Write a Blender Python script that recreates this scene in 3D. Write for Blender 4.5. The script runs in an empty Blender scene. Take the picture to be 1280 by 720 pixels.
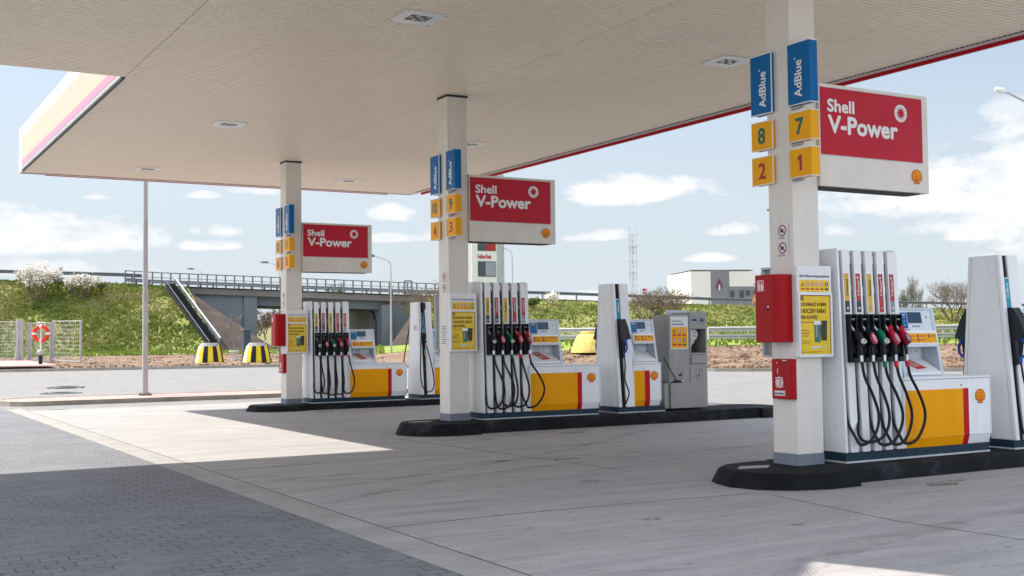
import bpy, math, random
from mathutils import Vector, Matrix, noise
random.seed(7)
S = bpy.context.scene
COL = S.collection
R = math.radians

# ------------------------------------------------------------------ camera
CAM = Vector((-10.138, -10.674, 1.717))
YAW, PITCH, ROLL, F = .5235, .0435, -.0113, 1472.0
fw = Vector((math.sin(YAW)*math.cos(PITCH), math.cos(YAW)*math.cos(PITCH), math.sin(PITCH)))
rt = Vector((math.cos(YAW), -math.sin(YAW), 0)); up = rt.cross(fw)
r2 = rt*math.cos(ROLL)+up*math.sin(ROLL); u2 = -rt*math.sin(ROLL)+up*math.cos(ROLL)
cd = bpy.data.cameras.new('camera'); cam = bpy.data.objects.new('camera', cd); COL.objects.link(cam)
m = Matrix((r2, u2, -fw)).transposed().to_4x4(); m.translation = CAM
cam.matrix_world = m
cd.sensor_width = 36; cd.lens = 36*F/1280; cd.clip_start = .05; cd.clip_end = 8000
S.camera = cam

# ------------------------------------------------------------------ materials
MATS = {}
def new_mat(name):
    mt = bpy.data.materials.new(name); mt.use_nodes = True
    nt = mt.node_tree; b = nt.nodes['Principled BSDF']
    MATS[name] = mt
    return mt, nt, b
def nd(nt, typ, **kw):
    n = nt.nodes.new(typ)
    for k, v in kw.items():
        if k in n.inputs: n.inputs[k].default_value = v
        else: setattr(n, k, v)
    return n
def ramp(nt, fac, stops, interp='LINEAR'):
    n = nt.nodes.new('ShaderNodeValToRGB'); n.color_ramp.interpolation = interp
    el = n.color_ramp.elements
    while len(el) < len(stops): el.new(.5)
    for e, (p, c) in zip(el, stops):
        e.position = p; e.color = (c[0], c[1], c[2], 1) if not isinstance(c, (int, float)) else (c, c, c, 1)
    nt.links.new(fac, n.inputs[0]); return n.outputs[0]
def mixc(nt, fac, a, b, mode='MIX'):
    n = nt.nodes.new('ShaderNodeMix'); n.data_type = 'RGBA'; n.blend_type = mode
    for s, v in ((n.inputs[0], fac), (n.inputs[6], a), (n.inputs[7], b)):
        if hasattr(v, 'is_linked'): nt.links.new(v, s)
        else: s.default_value = v if isinstance(v, (int, float)) else (v[0], v[1], v[2], 1)
    return n.outputs[2]
def mth(nt, op, a, b=None, c=None, clamp=False):
    n = nt.nodes.new('ShaderNodeMath'); n.operation = op; n.use_clamp = clamp
    for s, v in zip(n.inputs, (a, b, c)):
        if v is None: continue
        if hasattr(v, 'is_linked'): nt.links.new(v, s)
        else: s.default_value = v
    return n.outputs[0]
def coord(nt, scale=(1, 1, 1), which='Object', rot=(0, 0, 0)):
    t = nt.nodes.new('ShaderNodeTexCoord'); mp = nt.nodes.new('ShaderNodeMapping')
    mp.inputs['Scale'].default_value = scale; mp.inputs['Rotation'].default_value = rot
    nt.links.new(t.outputs[which], mp.inputs[0]); return mp.outputs[0]
def noi(nt, vec, scale, detail=4, rough=.55, dist=0):
    n = nt.nodes.new('ShaderNodeTexNoise')
    n.inputs['Scale'].default_value = scale; n.inputs['Detail'].default_value = detail
    n.inputs['Roughness'].default_value = rough; n.inputs['Distortion'].default_value = dist
    nt.links.new(vec, n.inputs['Vector']); return n.outputs[0]
def bump(nt, b, h, strength=.3, dist=.01):
    n = nt.nodes.new('ShaderNodeBump'); n.inputs['Strength'].default_value = strength
    n.inputs['Distance'].default_value = dist
    nt.links.new(h, n.inputs['Height']); nt.links.new(n.outputs[0], b.inputs['Normal'])

def paint(name, col, rough=.4, var=.06, metal=0, coat=0, bmp=0, scale=3.0, streak=True, spec=.28):
    """a painted or plastic surface with faint dust and rain streaks"""
    mt, nt, b = new_mat(name)
    v = coord(nt, (1, 1, .25 if streak else 1))
    n1 = noi(nt, v, scale*2, 5, .6); n2 = noi(nt, coord(nt), scale*14, 3)
    f = mth(nt, 'MULTIPLY', ramp(nt, n1, [(.35, 0), (.75, 1)]), .75)
    f2 = mth(nt, 'ADD', f, mth(nt, 'MULTIPLY', n2, .4))
    dirt = tuple(c*(1-2.2*var)*.96+.0 for c in col)
    c = mixc(nt, f2, col, dirt)
    nt.links.new(c, b.inputs['Base Color'])
    nt.links.new(mth(nt, 'ADD', rough, mth(nt, 'MULTIPLY', n1, .12)), b.inputs['Roughness'])
    b.inputs['Metallic'].default_value = metal
    b.inputs['Coat Weight'].default_value = coat*.25; b.inputs['Specular IOR Level'].default_value = spec
    if bmp: bump(nt, b, n2, bmp, .004)
    return mt

paint('white_column', (.74, .70, .645), .38, .03)
paint('soffit_panel', (.92, .815, .69), .36, .03, spec=.6)
paint('soffit_groove', (.40, .31, .23), .7, .06)
paint('white_panel', (.86, .87, .89), .32, .03, coat=.2)
paint('white_gloss', (.78, .79, .80), .25, .03, coat=.3)
paint('silver_panel', (.55, .62, .70), .35, .05, metal=.25)
paint('pale_blue_panel', (.68, .74, .80), .4, .05)
paint('column_base_grey', (.20, .23, .27), .5, .1)
paint('plinth_blue', (.012, .042, .07), .45, .2)
paint('kerb_white', (.62, .66, .68), .5, .15)
paint('red_sign', (.50, .018, .040), .3, .03, spec=.12)
paint('red_stripe', (.52, .008, .02), .35, .05, spec=.12)
paint('red_cabinet', (.40, .006, .012), .28, .06, spec=.12)
paint('orange_yellow', (.90, .37, .0), .35, .03, spec=.12)
paint('sign_yellow', (.88, .40, .008), .35, .04, spec=.12)
paint('poster_yellow', (.82, .56, .02), .18, .08, coat=.5)
paint('label_yellow', (.70, .47, .05), .4, .06)
paint('label_red', (.48, .05, .055), .4, .08)
paint('label_dark', (.045, .055, .075), .35, .1)
paint('label_grey', (.30, .32, .37), .4, .08)
paint('adblue_blue', (.004, .13, .36), .3, .04, spec=.12)
paint('cyan_label', (.01, .30, .42), .35, .05)
paint('light_cyan', (.10, .46, .55), .35, .05)
paint('number_green', (.0, .14, .11), .4, .03)
paint('number_red', (.36, .02, .02), .4, .03)
paint('black_plastic', (.008, .010, .014), .35, .1)
paint('channel_black', (.004, .005, .007), .5, .1)
paint('black_rubber', (.010, .011, .014), .42, .15)
paint('dark_display', (.02, .06, .11), .08, .02, coat=.6)
paint('nozzle_red', (.55, .008, .03), .3, .05, coat=.2)
paint('nozzle_pink', (.62, .13, .17), .35, .08)
paint('nozzle_green', (.0, .17, .08), .3, .05, coat=.2)
paint('nozzle_blue', (.01, .09, .42), .3, .05, coat=.2)
paint('steel', (.62, .63, .64), .28, .08, metal=.9)
paint('galvanised', (.46, .465, .47), .5, .12, metal=.08)
paint('rail_grey', (.20, .215, .235), .5, .2, metal=.2)
paint('dark_steel', (.05, .058, .065), .5, .2, metal=.3)
paint('unit_grey', (.34, .33, .315), .5, .05)
paint('unit_grey_light', (.42, .41, .395), .5, .05)
paint('inside_grey', (.10, .097, .09), .7, .1)
paint('text_blue', (.01, .05, .17), .5, .02)
paint('text_dark', (.02, .018, .014), .5, .02)
paint('text_red', (.50, .05, .05), .5, .02)
paint('text_brown', (.30, .11, .03), .5, .02)
paint('picto_red', (.55, .05, .04), .5, .02)
paint('notice_purple', (.22, .04, .11), .5, .02)
paint('paper_white', (.76, .76, .74), .7, .05)
paint('tissue_white', (.82, .82, .82), .9, .05)
paint('mug_green', (.05, .22, .13), .3, .2)
paint('mug_dark', (.05, .045, .03), .3, .2)
paint('fascia_white', (.70, .70, .70), .4, .02)
paint('fascia_cream', (.57, .435, .32), .4, .02)
paint('fascia_pink', (.56, .23, .32), .4, .02)
paint('cone_yellow', (.80, .60, .02), .6, .12)
paint('cone_yellow_pale', (.72, .56, .16), .7, .15)
paint('cone_black', (.015, .016, .018), .6, .2)
paint('concrete_pale', (.42, .40, .37), .8, .15, bmp=.3)
paint('concrete_ring', (.36, .36, .35), .85, .2, bmp=.4)
paint('ring_red', (.80, .055, .03), .45, .1)
paint('box_greyblue', (.055, .085, .11), .5, .15)
paint('wall_white', (.84, .79, .77), .7, .04)
paint('wall_grey', (.24, .24, .26), .7, .06)
paint('glass_dark', (.06, .08, .11), .1, .05)
paint('glass_pale', (.32, .38, .42), .12, .1)
paint('sign_orange', (.80, .33, .02), .5, .1)
paint('bark', (.10, .075, .055), .9, .3)
paint('twig_brown', (.25, .185, .135), .9, .3)
paint('twig_grey', (.30, .27, .23), .9, .25)
paint('blossom', (.88, .84, .78), .8, .05)
paint('leaf_green', (.10, .17, .03), .7, .3)
paint('flag_red', (.60, .01, .04), .7, .05)
paint('totem_dark', (.07, .08, .10), .12, .2)

def mat_concrete():
    mt, nt, b = new_mat('forecourt_concrete')
    v = coord(nt)
    big = noi(nt, v, .35, 5, .6); mid = noi(nt, v, 2.2, 6, .65)
    st = noi(nt, coord(nt, (.35, 3.2, 1), rot=(0, 0, R(6))), 1.4, 6, .62, .2)   # tyre-polished lanes along X
    fine = noi(nt, v, 60, 3, .6)
    c = mixc(nt, ramp(nt, big, [(.3, 0), (.7, 1)]), (.405, .387, .375), (.345, .33, .32))
    st2 = noi(nt, coord(nt, (.6, 5, 1), rot=(0, 0, R(3))), 1.9, 6, .7, .1)
    c = mixc(nt, mth(nt, 'MULTIPLY', ramp(nt, st2, [(.48, 0), (.66, 1)]), .20), c, (.60, .59, .58))
    c = mixc(nt, mth(nt, 'MULTIPLY', ramp(nt, noi(nt, coord(nt, (.5, 3.5, 1), rot=(0, 0, R(8))), 1.1, 6, .7, .15), [(.50, 0), (.68, 1)]), .34), c, (.19, .187, .19))
    c = mixc(nt, mth(nt, 'MULTIPLY', ramp(nt, st, [(.42, 0), (.70, 1)]), .75), c, (.25, .247, .25))
    c = mixc(nt, mth(nt, 'MULTIPLY', ramp(nt, mid, [(.5, 0), (.8, 1)]), .30), c, (.50, .49, .49))
    spots = ramp(nt, noi(nt, v, 7, 2, .5), [(.66, 0), (.72, 1)])
    c = mixc(nt, mth(nt, 'MULTIPLY', spots, .5), c, (.13, .125, .12))
    pit = ramp(nt, noi(nt, v, 22, 2, .6), [(.66, 0), (.70, 1)])
    c = mixc(nt, mth(nt, 'MULTIPLY', pit, .7), c, (.10, .09, .085))
    c = mixc(nt, mth(nt, 'MULTIPLY', fine, .25), c, (.22, .21, .20))
    # thin scuffs: bright and dark hair lines left by tyres
    w = nt.nodes.new('ShaderNodeTexWave'); w.wave_type = 'BANDS'; w.bands_direction = 'Y'
    w.inputs['Scale'].default_value = .55; w.inputs['Distortion'].default_value = 9
    w.inputs['Detail'].default_value = 3; w.inputs['Detail Scale'].default_value = .35
    nt.links.new(coord(nt, rot=(0, 0, R(9))), w.inputs['Vector'])
    msk = ramp(nt, noi(nt, v, .5, 2), [(.5, 0), (.62, 1)])
    sc = mth(nt, 'MULTIPLY', ramp(nt, w.outputs[1], [(.90, 0), (.99, 1)]), msk)
    c = mixc(nt, mth(nt, 'MULTIPLY', sc, .35), c, (.15, .145, .14))
    nt.links.new(c, b.inputs['Base Color'])
    nt.links.new(ramp(nt, st, [(.3, .85), (.8, .66)]), b.inputs['Roughness']); b.inputs['Specular IOR Level'].default_value = .35
    bump(nt, b, mth(nt, 'ADD', fine, mth(nt, 'MULTIPLY', st, .6)), .25, .006)
mat_concrete()
def mat_tyre():
    mt, nt, b = new_mat('tyre_mark')
    v = coord(nt)
    wv = nt.nodes.new('ShaderNodeTexWave'); wv.inputs['Scale'].default_value = 9; wv.inputs['Distortion'].default_value = 1.5; nt.links.new(coord(nt, rot=(0, 0, R(35))), wv.inputs['Vector'])
    n_ = noi(nt, v, 2.2, 5, .7)
    al = mth(nt, 'MULTIPLY', mth(nt, 'MULTIPLY', ramp(nt, n_, [(.42, .02), (.66, .8)]), ramp(nt, wv.outputs[1], [(.2, .45), (.8, 1)])), .42)
    b.inputs['Base Color'].default_value = (.045, .043, .045, 1); b.inputs['Roughness'].default_value = .6
    nt.links.new(al, b.inputs['Alpha'])
mat_tyre()
def mat_oil():
    mt, nt, b = new_mat('oil_stain')
    n_ = noi(nt, coord(nt), 9, 5, .7)
    b.inputs['Base Color'].default_value = (.05, .047, .045, 1); b.inputs['Roughness'].default_value = .5
    nt.links.new(mth(nt, 'MULTIPLY', ramp(nt, n_, [(.38, 0), (.66, 1)]), .55), b.inputs['Alpha'])
mat_oil()

def mat_pavers(name, base, dark, joint, bw=.22, rh=.165, joint_vis=1.0, wave=True):
    mt, nt, b = new_mat(name)
    t = nt.nodes.new('ShaderNodeTexCoord')
    sep = nt.nodes.new('ShaderNodeSeparateXYZ'); nt.links.new(t.outputs['Object'], sep.inputs[0])
    x, y = sep.outputs[0], sep.outputs[1]
    # zig-zag long joints of interlocking blocks
    tri = mth(nt, 'PINGPONG', x, bw/2)
    y2 = mth(nt, 'ADD', y, mth(nt, 'MULTIPLY', tri, .22 if wave else 0))
    comb = nt.nodes.new('ShaderNodeCombineXYZ'); nt.links.new(x, comb.inputs[0]); nt.links.new(y2, comb.inputs[1])
    br = nt.nodes.new('ShaderNodeTexBrick')
    nt.links.new(comb.outputs[0], br.inputs['Vector'])
    br.inputs['Scale'].default_value = 1; br.inputs['Brick Width'].default_value = bw
    br.inputs['Row Height'].default_value = rh; br.inputs['Mortar Size'].default_value = .0068
    br.inputs['Mortar Smooth'].default_value = .2; br.inputs['Bias'].default_value = 0
    br.offset = .5
    br.inputs['Color1'].default_value = (0, 0, 0, 1); br.inputs['Color2'].default_value = (1, 1, 1, 1)
    br.inputs['Mortar'].default_value = (.5, .5, .5, 1)
    v = coord(nt)
    c = mixc(nt, br.outputs['Color'], base, tuple(q*.74 for q in base))
    sp_ = ramp(nt, noi(nt, coord(nt), 26, 2, .6), [(.60, 0), (.70, 1)])
    c = mixc(nt, mth(nt, 'MULTIPLY', sp_, .35), c, tuple(min(1, q*1.5) for q in base))
    c = mixc(nt, mth(nt, 'MULTIPLY', ramp(nt, noi(nt, v, .45, 5, .6), [(.35, 0), (.7, 1)]), .55), c, dark)
    c = mixc(nt, mth(nt, 'MULTIPLY', noi(nt, v, 70, 2), .35), c, tuple(q*.6 for q in base))
    # joints: mostly dark with sand-bleached patches
    sand = ramp(nt, noi(nt, v, .55, 4, .65), [(.50, 0), (.60, 1)])
    jc = mixc(nt, mth(nt, 'MULTIPLY', sand, .8), joint, tuple(min(1, q*1.45) for q in base))
    jvar = ramp(nt, noi(nt, v, 3.5, 3), [(.3, .55), (.6, 1)])
    jf = mth(nt, 'MULTIPLY', mth(nt, 'MULTIPLY', br.outputs['Fac'], jvar), joint_vis)
    c = mixc(nt, jf, c, jc)
    nt.links.new(c, b.inputs['Base Color'])
    b.inputs['Roughness'].default_value = .72
    h = mth(nt, 'SUBTRACT', mth(nt, 'MULTIPLY', noi(nt, v, 90, 2), .25), br.outputs['Fac'])
    bump(nt, b, h, .5, .006)
mat_pavers('grey_pavers', (.20, .205, .22), (.125, .13, .147), (.025, .026, .03))
mat_pavers('road_pavers', (.235, .227, .22), (.205, .20, .195), (.16, .16, .16), .3, .3, .6, False)
mat_pavers('pink_pavers', (.55, .33, .29), (.50, .33, .30), (.30, .2, .18), .2, .1, .6, False)

def mat_mix(name, stops, scales, rough=.9, bmp=.5, bd=.02, stretch=(1, 1, 1)):
    mt, nt, b = new_mat(name)
    v = coord(nt, stretch)
    n = noi(nt, v, scales[0], 6, .65)
    n2 = noi(nt, v, scales[1], 5, .7)
    f = mth(nt, 'ADD', mth(nt, 'MULTIPLY', n, .62), mth(nt, 'MULTIPLY', n2, .38))
    nt.links.new(ramp(nt, f, stops), b.inputs['Base Color'])
    b.inputs['Roughness'].default_value = rough; b.inputs['Specular IOR Level'].default_value = .2
    bump(nt, b, n2, bmp, bd)
mat_mix('kerb_black', [(.3, (.003, .004, .005)), (.52, (.006, .007, .009)), (.60, (.028, .031, .036)), (.72, (.15, .155, .16))], (1.6, 70), .8, .9, .012)
mat_mix('kerb_stone', [(.3, (.20, .175, .14)), (.5, (.33, .30, .255)), (.75, (.43, .40, .35))], (1.2, 30), .85, .4, .01)
mat_mix('drain_strip', [(.3, (.25, .245, .235)), (.7, (.40, .385, .365))], (2, 40), .8, .3, .005)
mat_mix('soil', [(.3, (.09, .06, .04)), (.48, (.19, .13, .09)), (.6, (.29, .205, .145)), (.78, (.40, .31, .23))], (.9, 5), .95, 1, .08)
mat_mix('grass_slope', [(.34, (.08, .105, .025)), (.43, (.14, .175, .04)), (.50, (.20, .215, .065)), (.57, (.27, .25, .10)), (.63, (.17, .215, .045)), (.8, (.22, .26, .055))], (.35, 3.2), .95, 1, .15)
mat_mix('grass_tuft', [(.35, (.10, .14, .03)), (.48, (.22, .26, .055)), (.60, (.36, .33, .15)), (.72, (.22, .30, .055))], (.25, 1.3), .95, 0, .1)
mat_mix('bright_grass', [(.3, (.12, .17, .03)), (.55, (.24, .30, .06)), (.7, (.36, .34, .14))], (.3, 3), .95, 1, .1)
mat_mix('slope_brown', [(.3, (.03, .024, .022)), (.5, (.06, .046, .04)), (.7, (.11, .08, .06))], (.5, 6), .9, .8, .05)
mat_mix('deck_concrete', [(.3, (.14, .13, .125)), (.6, (.22, .205, .195)), (.8, (.26, .25, .24))], (.3, 8), .85, .3, .01, (1, 1, .3))
mat_mix('abutment', [(.3, (.14, .165, .185)), (.6, (.19, .215, .235)), (.8, (.25, .265, .28))], (.25, 6), .85, .3, .01, (1, 1, .4))
mat_mix('abutment_side', [(.3, (.24, .225, .205)), (.6, (.32, .30, .275)), (.8, (.36, .35, .33))], (.25, 6), .85, .3, .01)
mat_mix('dry_field', [(.3, (.10, .13, .04)), (.55, (.20, .20, .09)), (.8, (.28, .25, .14))], (.05, 1), .95, .3, .1)
mat_mix('asphalt_pale', [(.3, (.26, .25, .245)), (.7, (.34, .33, .32))], (.4, 20), .85, .2, .01)
mat_mix('distant_wood', [(.3, (.07, .055, .045)), (.6, (.15, .12, .09)), (.8, (.19, .17, .10))], (.1, 1), .95, .5, .3)

# ------------------------------------------------------------------ mesh builder
class MB:
    def __init__(s, mat=None):
        s.v = []; s.f = []; s.m = []; s.mats = []; s.mat = mat; s.M = Matrix.Identity(4); s.flip = False; s.smooth = []
    def add(s, vs, fs, smooth=False, mat=None):
        mt = mat or s.mat
        if mt not in s.mats: s.mats.append(mt)
        mi = s.mats.index(mt); b = len(s.v)
        s.v += [tuple(s.M @ Vector(p)) for p in vs]
        for f in fs:
            f = [b+i for i in f]
            if s.flip: f.reverse()
            s.f.append(f); s.m.append(mi); s.smooth.append(smooth)
    def hexa(s, p, mat=None):
        """eight corners: 0-3 bottom ring (ccw from above), 4-7 top ring"""
        s.add(p, [(3, 2, 1, 0), (4, 5, 6, 7), (0, 1, 5, 4), (1, 2, 6, 5), (2, 3, 7, 6), (3, 0, 4, 7)], mat=mat)
    def box(s, x0, x1, y0, y1, z0, z1, mat=None):
        s.hexa([(x0, y0, z0), (x1, y0, z0), (x1, y1, z0), (x0, y1, z0), (x0, y0, z1), (x1, y0, z1), (x1, y1, z1), (x0, y1, z1)], mat)
    def prism(s, pts, z0, z1, mat=None):
        n = len(pts)
        s.add([(x, y, z0) for x, y in pts]+[(x, y, z1) for x, y in pts],
              [tuple(reversed(range(n))), tuple(range(n, 2*n))]+[(i, (i+1) % n, n+(i+1) % n, n+i) for i in range(n)], mat=mat)
    def frustum(s, a, b, z0, z1, mat=None):
        n = len(a)
        s.add([(x, y, z0) for x, y in a]+[(x, y, z1) for x, y in b],
              [tuple(reversed(range(n))), tuple(range(n, 2*n))]+[(i, (i+1) % n, n+(i+1) % n, n+i) for i in range(n)], mat=mat)
    def tube(s, pts, rad, n=8, mat=None, cap=True):
        pts = [Vector(p) for p in pts]; k = len(pts)
        rads = rad if isinstance(rad, (list, tuple)) else [rad]*k
        vs = []; prev = None
        for i, p in enumerate(pts):
            t = (pts[min(i+1, k-1)]-pts[max(i-1, 0)])
            t = t.normalized() if t.length > 1e-9 else Vector((0, 0, 1))
            if prev is None:
                a = t.cross(Vector((0, 0, 1)))
                if a.length < .1: a = t.cross(Vector((1, 0, 0)))
            else:
                a = prev-t*prev.dot(t)
            a.normalize(); prev = a; bq = t.cross(a)
            for j in range(n):
                an = 2*math.pi*j/n
                vs.append(tuple(p+(a*math.cos(an)+bq*math.sin(an))*rads[i]))
        fs = [(i*n+j, i*n+(j+1) % n, (i+1)*n+(j+1) % n, (i+1)*n+j) for i in range(k-1) for j in range(n)]
        s.add(vs, fs, smooth=n > 4, mat=mat)
        if cap:
            s.add(vs[:n], [tuple(reversed(range(n)))], mat=mat); s.add(vs[-n:], [tuple(range(n))], mat=mat)
    def lathe(s, prof, c=(0, 0, 0), n=24, mat=None, axis='z'):
        vs = []
        for r, z in prof:
            for j in range(n):
                a = 2*math.pi*j/n; x, y = r*math.cos(a), r*math.sin(a)
                q = (x, y, z) if axis == 'z' else ((x, z, y) if axis == 'y' else (z, x, y))
                vs.append((c[0]+q[0], c[1]+q[1], c[2]+q[2]))
        k = len(prof)
        s.add(vs, [(i*n+j, i*n+(j+1) % n, (i+1)*n+(j+1) % n, (i+1)*n+j) for i in range(k-1) for j in range(n)], smooth=True, mat=mat)
        s.add(vs[:n], [tuple(reversed(range(n)))], mat=mat); s.add(vs[-n:], [tuple(range(n))], mat=mat)
    def build(s, name, parent=None, bevel=0, origin=None, recalc=True):
        me = bpy.data.meshes.new(name)
        o0 = Vector(origin) if origin is not None else Vector((0, 0, 0))
        vs = [tuple(Vector(p)-o0) for p in s.v]
        me.from_pydata(vs, [], s.f)
        for mt in s.mats: me.materials.append(MATS[mt])
        me.polygons.foreach_set('material_index', s.m)
        me.polygons.foreach_set('use_smooth', s.smooth)
        me.update()
        o = bpy.data.objects.new(name, me); COL.objects.link(o)
        o.location = o0
        if parent is not None:
            o.parent = parent; o.matrix_parent_inverse = parent_inv(parent)
        if bevel:
            md = o.modifiers.new('bevel', 'BEVEL'); md.width = bevel; md.segments = 2; md.limit_method = 'ANGLE'; md.angle_limit = R(40)
            md.harden_normals = False
        return o
def parent_inv(p):
    mm = Matrix.Identity(4)
    chain = []
    q = p
    while q is not None: chain.append(q); q = q.parent
    for q in reversed(chain):
        mm = mm @ q.matrix_parent_inverse @ Matrix.LocRotScale(q.location, q.rotation_euler, q.scale)
    return mm.inverted()
def thing(name, label, cat, loc=(0, 0, 0), group=None):
    o = bpy.data.objects.new(name, None); COL.objects.link(o); o.location = loc
    o.empty_display_size = .2
    return tag(o, label, cat, group)
def tag(o, label=None, cat=None, group=None, kind=None):
    if label: o['label'] = label
    if cat: o['category'] = cat
    if group: o['group'] = group
    if kind: o['kind'] = kind
    return o
def frame(o, x, y):
    """local frame: x right, y up, z out of the surface"""
    x = Vector(x).normalized(); y = Vector(y).normalized(); z = x.cross(y)
    mm = Matrix((x, y, z)).transposed().to_4x4(); mm.translation = Vector(o); return mm
FRONT = lambda x, y, z: frame((x, y, z), (1, 0, 0), (0, 0, 1))       # seen from -Y
LEFT = lambda x, y, z: frame((x, y, z), (0, -1, 0), (0, 0, 1))       # seen from -X

TXT = {}
def text_geo(body, bold):
    key = (body, bold)
    if key not in TXT:
        c = bpy.data.curves.new('t', 'FONT'); c.body = body; c.size = 1; c.offset = bold; c.resolution_u = 3
        o = bpy.data.objects.new('t', c); COL.objects.link(o)
        bpy.context.view_layer.update()
        me = bpy.data.meshes.new_from_object(o)
        vs = [tuple(v.co) for v in me.vertices]; fs = [tuple(p.vertices) for p in me.polygons]
        bpy.data.objects.remove(o); bpy.data.curves.remove(c); bpy.data.meshes.remove(me)
        TXT[key] = (vs, fs)
    return TXT[key]
def text(mb, body, x0, y0, x1, y1, z=.003, mat='text_dark', bold=.0, rot=0, keep=False):
    """lettering fitted into the rectangle x0,y0..x1,y1 of the builder's present frame"""
    vs, fs = text_geo(body, 0)
    if not vs: return
    a0 = min(v[0] for v in vs); a1 = max(v[0] for v in vs); b0 = min(v[1] for v in vs); b1 = max(v[1] for v in vs)
    if rot:      # reads upwards
        sx = (y1-y0)/(a1-a0); sy = (x1-x0)/(b1-b0)
        vv = [(x1-(v[1]-b0)*sy, y0+(v[0]-a0)*sx, z) for v in vs]
    else:
        sx = (x1-x0)/(a1-a0); sy = (y1-y0)/(b1-b0)
        if keep: sx = sy = min(sx, sy)
        vv = [(x0+(v[0]-a0)*sx, y0+(v[1]-b0)*sy, z) for v in vs]
    if bold:
        hgt = (x1-x0) if rot else (y1-y0); b_ = bold*hgt*1.05; n_ = 8
        for k in range(n_):
            a = 2*math.pi*k/n_; mb.add([(p[0]+b_*math.cos(a), p[1]+b_*math.sin(a), p[2]+.00012*(k+1)) for p in vv], fs, mat=mat)
    mb.add(vv, fs, mat=mat)
def plate(mb, x0, y0, x1, y1, z0, z1, mat=None):
    mb.box(x0, x1, y0, y1, z0, z1, mat)
def disc(mb, cx, cy, r, z0, z1, mat=None, n=24, ry=None):
    ry = ry or r
    mb.prism([(cx+r*math.cos(2*math.pi*i/n), cy+ry*math.sin(2*math.pi*i/n)) for i in range(n)], z0, z1, mat)
def annulus(mb, cx, cy, r0, r1, z0, z1, mat=None, n=24):
    for i in range(n):
        a, b = 2*math.pi*i/n, 2*math.pi*(i+1)/n
        p = lambda r, t, z: (cx+r*math.cos(t), cy+r*math.sin(t), z)
        mb.hexa([p(r0, a, z0), p(r1, a, z0), p(r1, b, z0), p(r0, b, z0), p(r0, a, z1), p(r1, a, z1), p(r1, b, z1), p(r0, b, z1)], mat)
def pecten(mb, cx, cy, w, z):
    """scallop shell emblem, red edge, yellow fan with red ribs"""
    def outline(s):
        pts = []
        n = 7
        c0, c1 = R(-38), R(218)
        for i in range(n):
            for k in range(4):
                t = (i+k/4)/n; a = c0+(c1-c0)*t
                rr = .5+.025*math.sin(math.pi*(k/4))
                pts.append((cx+s*w*rr*math.cos(a)*1.0, cy+s*w*(.04+rr*math.sin(a)*.93)))
        pts.append((cx-s*w*.27, cy-s*w*.30)); pts.append((cx-s*w*.24, cy-s*w*.46))
        pts.append((cx+s*w*.24, cy-s*w*.46)); pts.append((cx+s*w*.27, cy-s*w*.30))
        return pts
    mb.prism(outline(1), z, z+.003, 'text_red'); mb.prism(outline(.86), z+.003, z+.005, 'orange_yellow')
    for a in (-62, -40, -20, 0, 20, 40, 62):
        d = Vector((math.sin(R(a)), math.cos(R(a)))); nrm = Vector((d.y, -d.x))
        p0 = Vector((cx, cy-.34*w)); p1 = p0+d*w*(.70 if abs(a) < 30 else .60 if abs(a) < 50 else .45)
        wd = .011*w
        q = [p0-nrm*wd*.5, p0+nrm*wd*.5, p1+nrm*wd*2.0, p1-nrm*wd*2.0]
        mb.prism([(p.x, p.y) for p in q], z+.005, z+.007, 'text_red')
def lines(mb, x0, y0, x1, y1, n, z, mat='text_dark', frac=.45):
    """rows of print too small to read"""
    rnd = random.Random(int(abs(x0*977+y0*131+n)*10))
    h = (y1-y0)/n
    for i in range(n):
        yy = y1-h*(i+1); x = x0; xe = x0+(x1-x0)*rnd.uniform(.75, 1)
        while x < xe-.004:
            w = min(rnd.uniform(.06, .2)*(x1-x0), xe-x)
            mb.box(x, x+w*.86, yy+h*(1-frac)/2, yy+h*(1+frac)/2, z, z+.0012, mat); x += w
def picto(mb, cx, cy, r, z, kind):
    if kind == 'tri':
        mb.prism([(cx-r*1.05, cy-r*.9), (cx+r*1.05, cy-r*.9), (cx, cy+r*1.0)], z, z+.0015, 'text_dark')
        mb.prism([(cx-r*.68, cy-r*.66), (cx+r*.68, cy-r*.66), (cx, cy+r*.55)], z+.0015, z+.0025, 'label_yellow')
        mb.box(cx-r*.1, cx+r*.1, cy-r*.5, cy+r*.2, z+.0025, z+.0035, 'text_dark')
    elif kind == 'ban':
        disc(mb, cx, cy, r, z, z+.0015, 'paper_white', 16); annulus(mb, cx, cy, r*.78, r, z+.0015, z+.0025, 'picto_red', 16)
        mb.prism([(cx-r*.65, cy+r*.45), (cx-r*.5, cy+r*.65), (cx+r*.65, cy-r*.45), (cx+r*.5, cy-r*.65)], z+.0015, z+.0027, 'picto_red')
        mb.box(cx-r*.38, cx+r*.3, cy-r*.15, cy+r*.2, z+.0015, z+.0022, 'text_dark')
    else:
        disc(mb, cx, cy, r, z, z+.0015, 'text_blue' if kind == 'go' else 'text_dark', 16)
        mb.prism([(cx-r*.3, cy-r*.5), (cx+r*.35, cy-r*.5), (cx+r*.45, cy+r*.1), (cx, cy+r*.7), (cx-r*.4, cy+r*.1)], z+.0015, z+.0025, 'paper_white')

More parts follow.
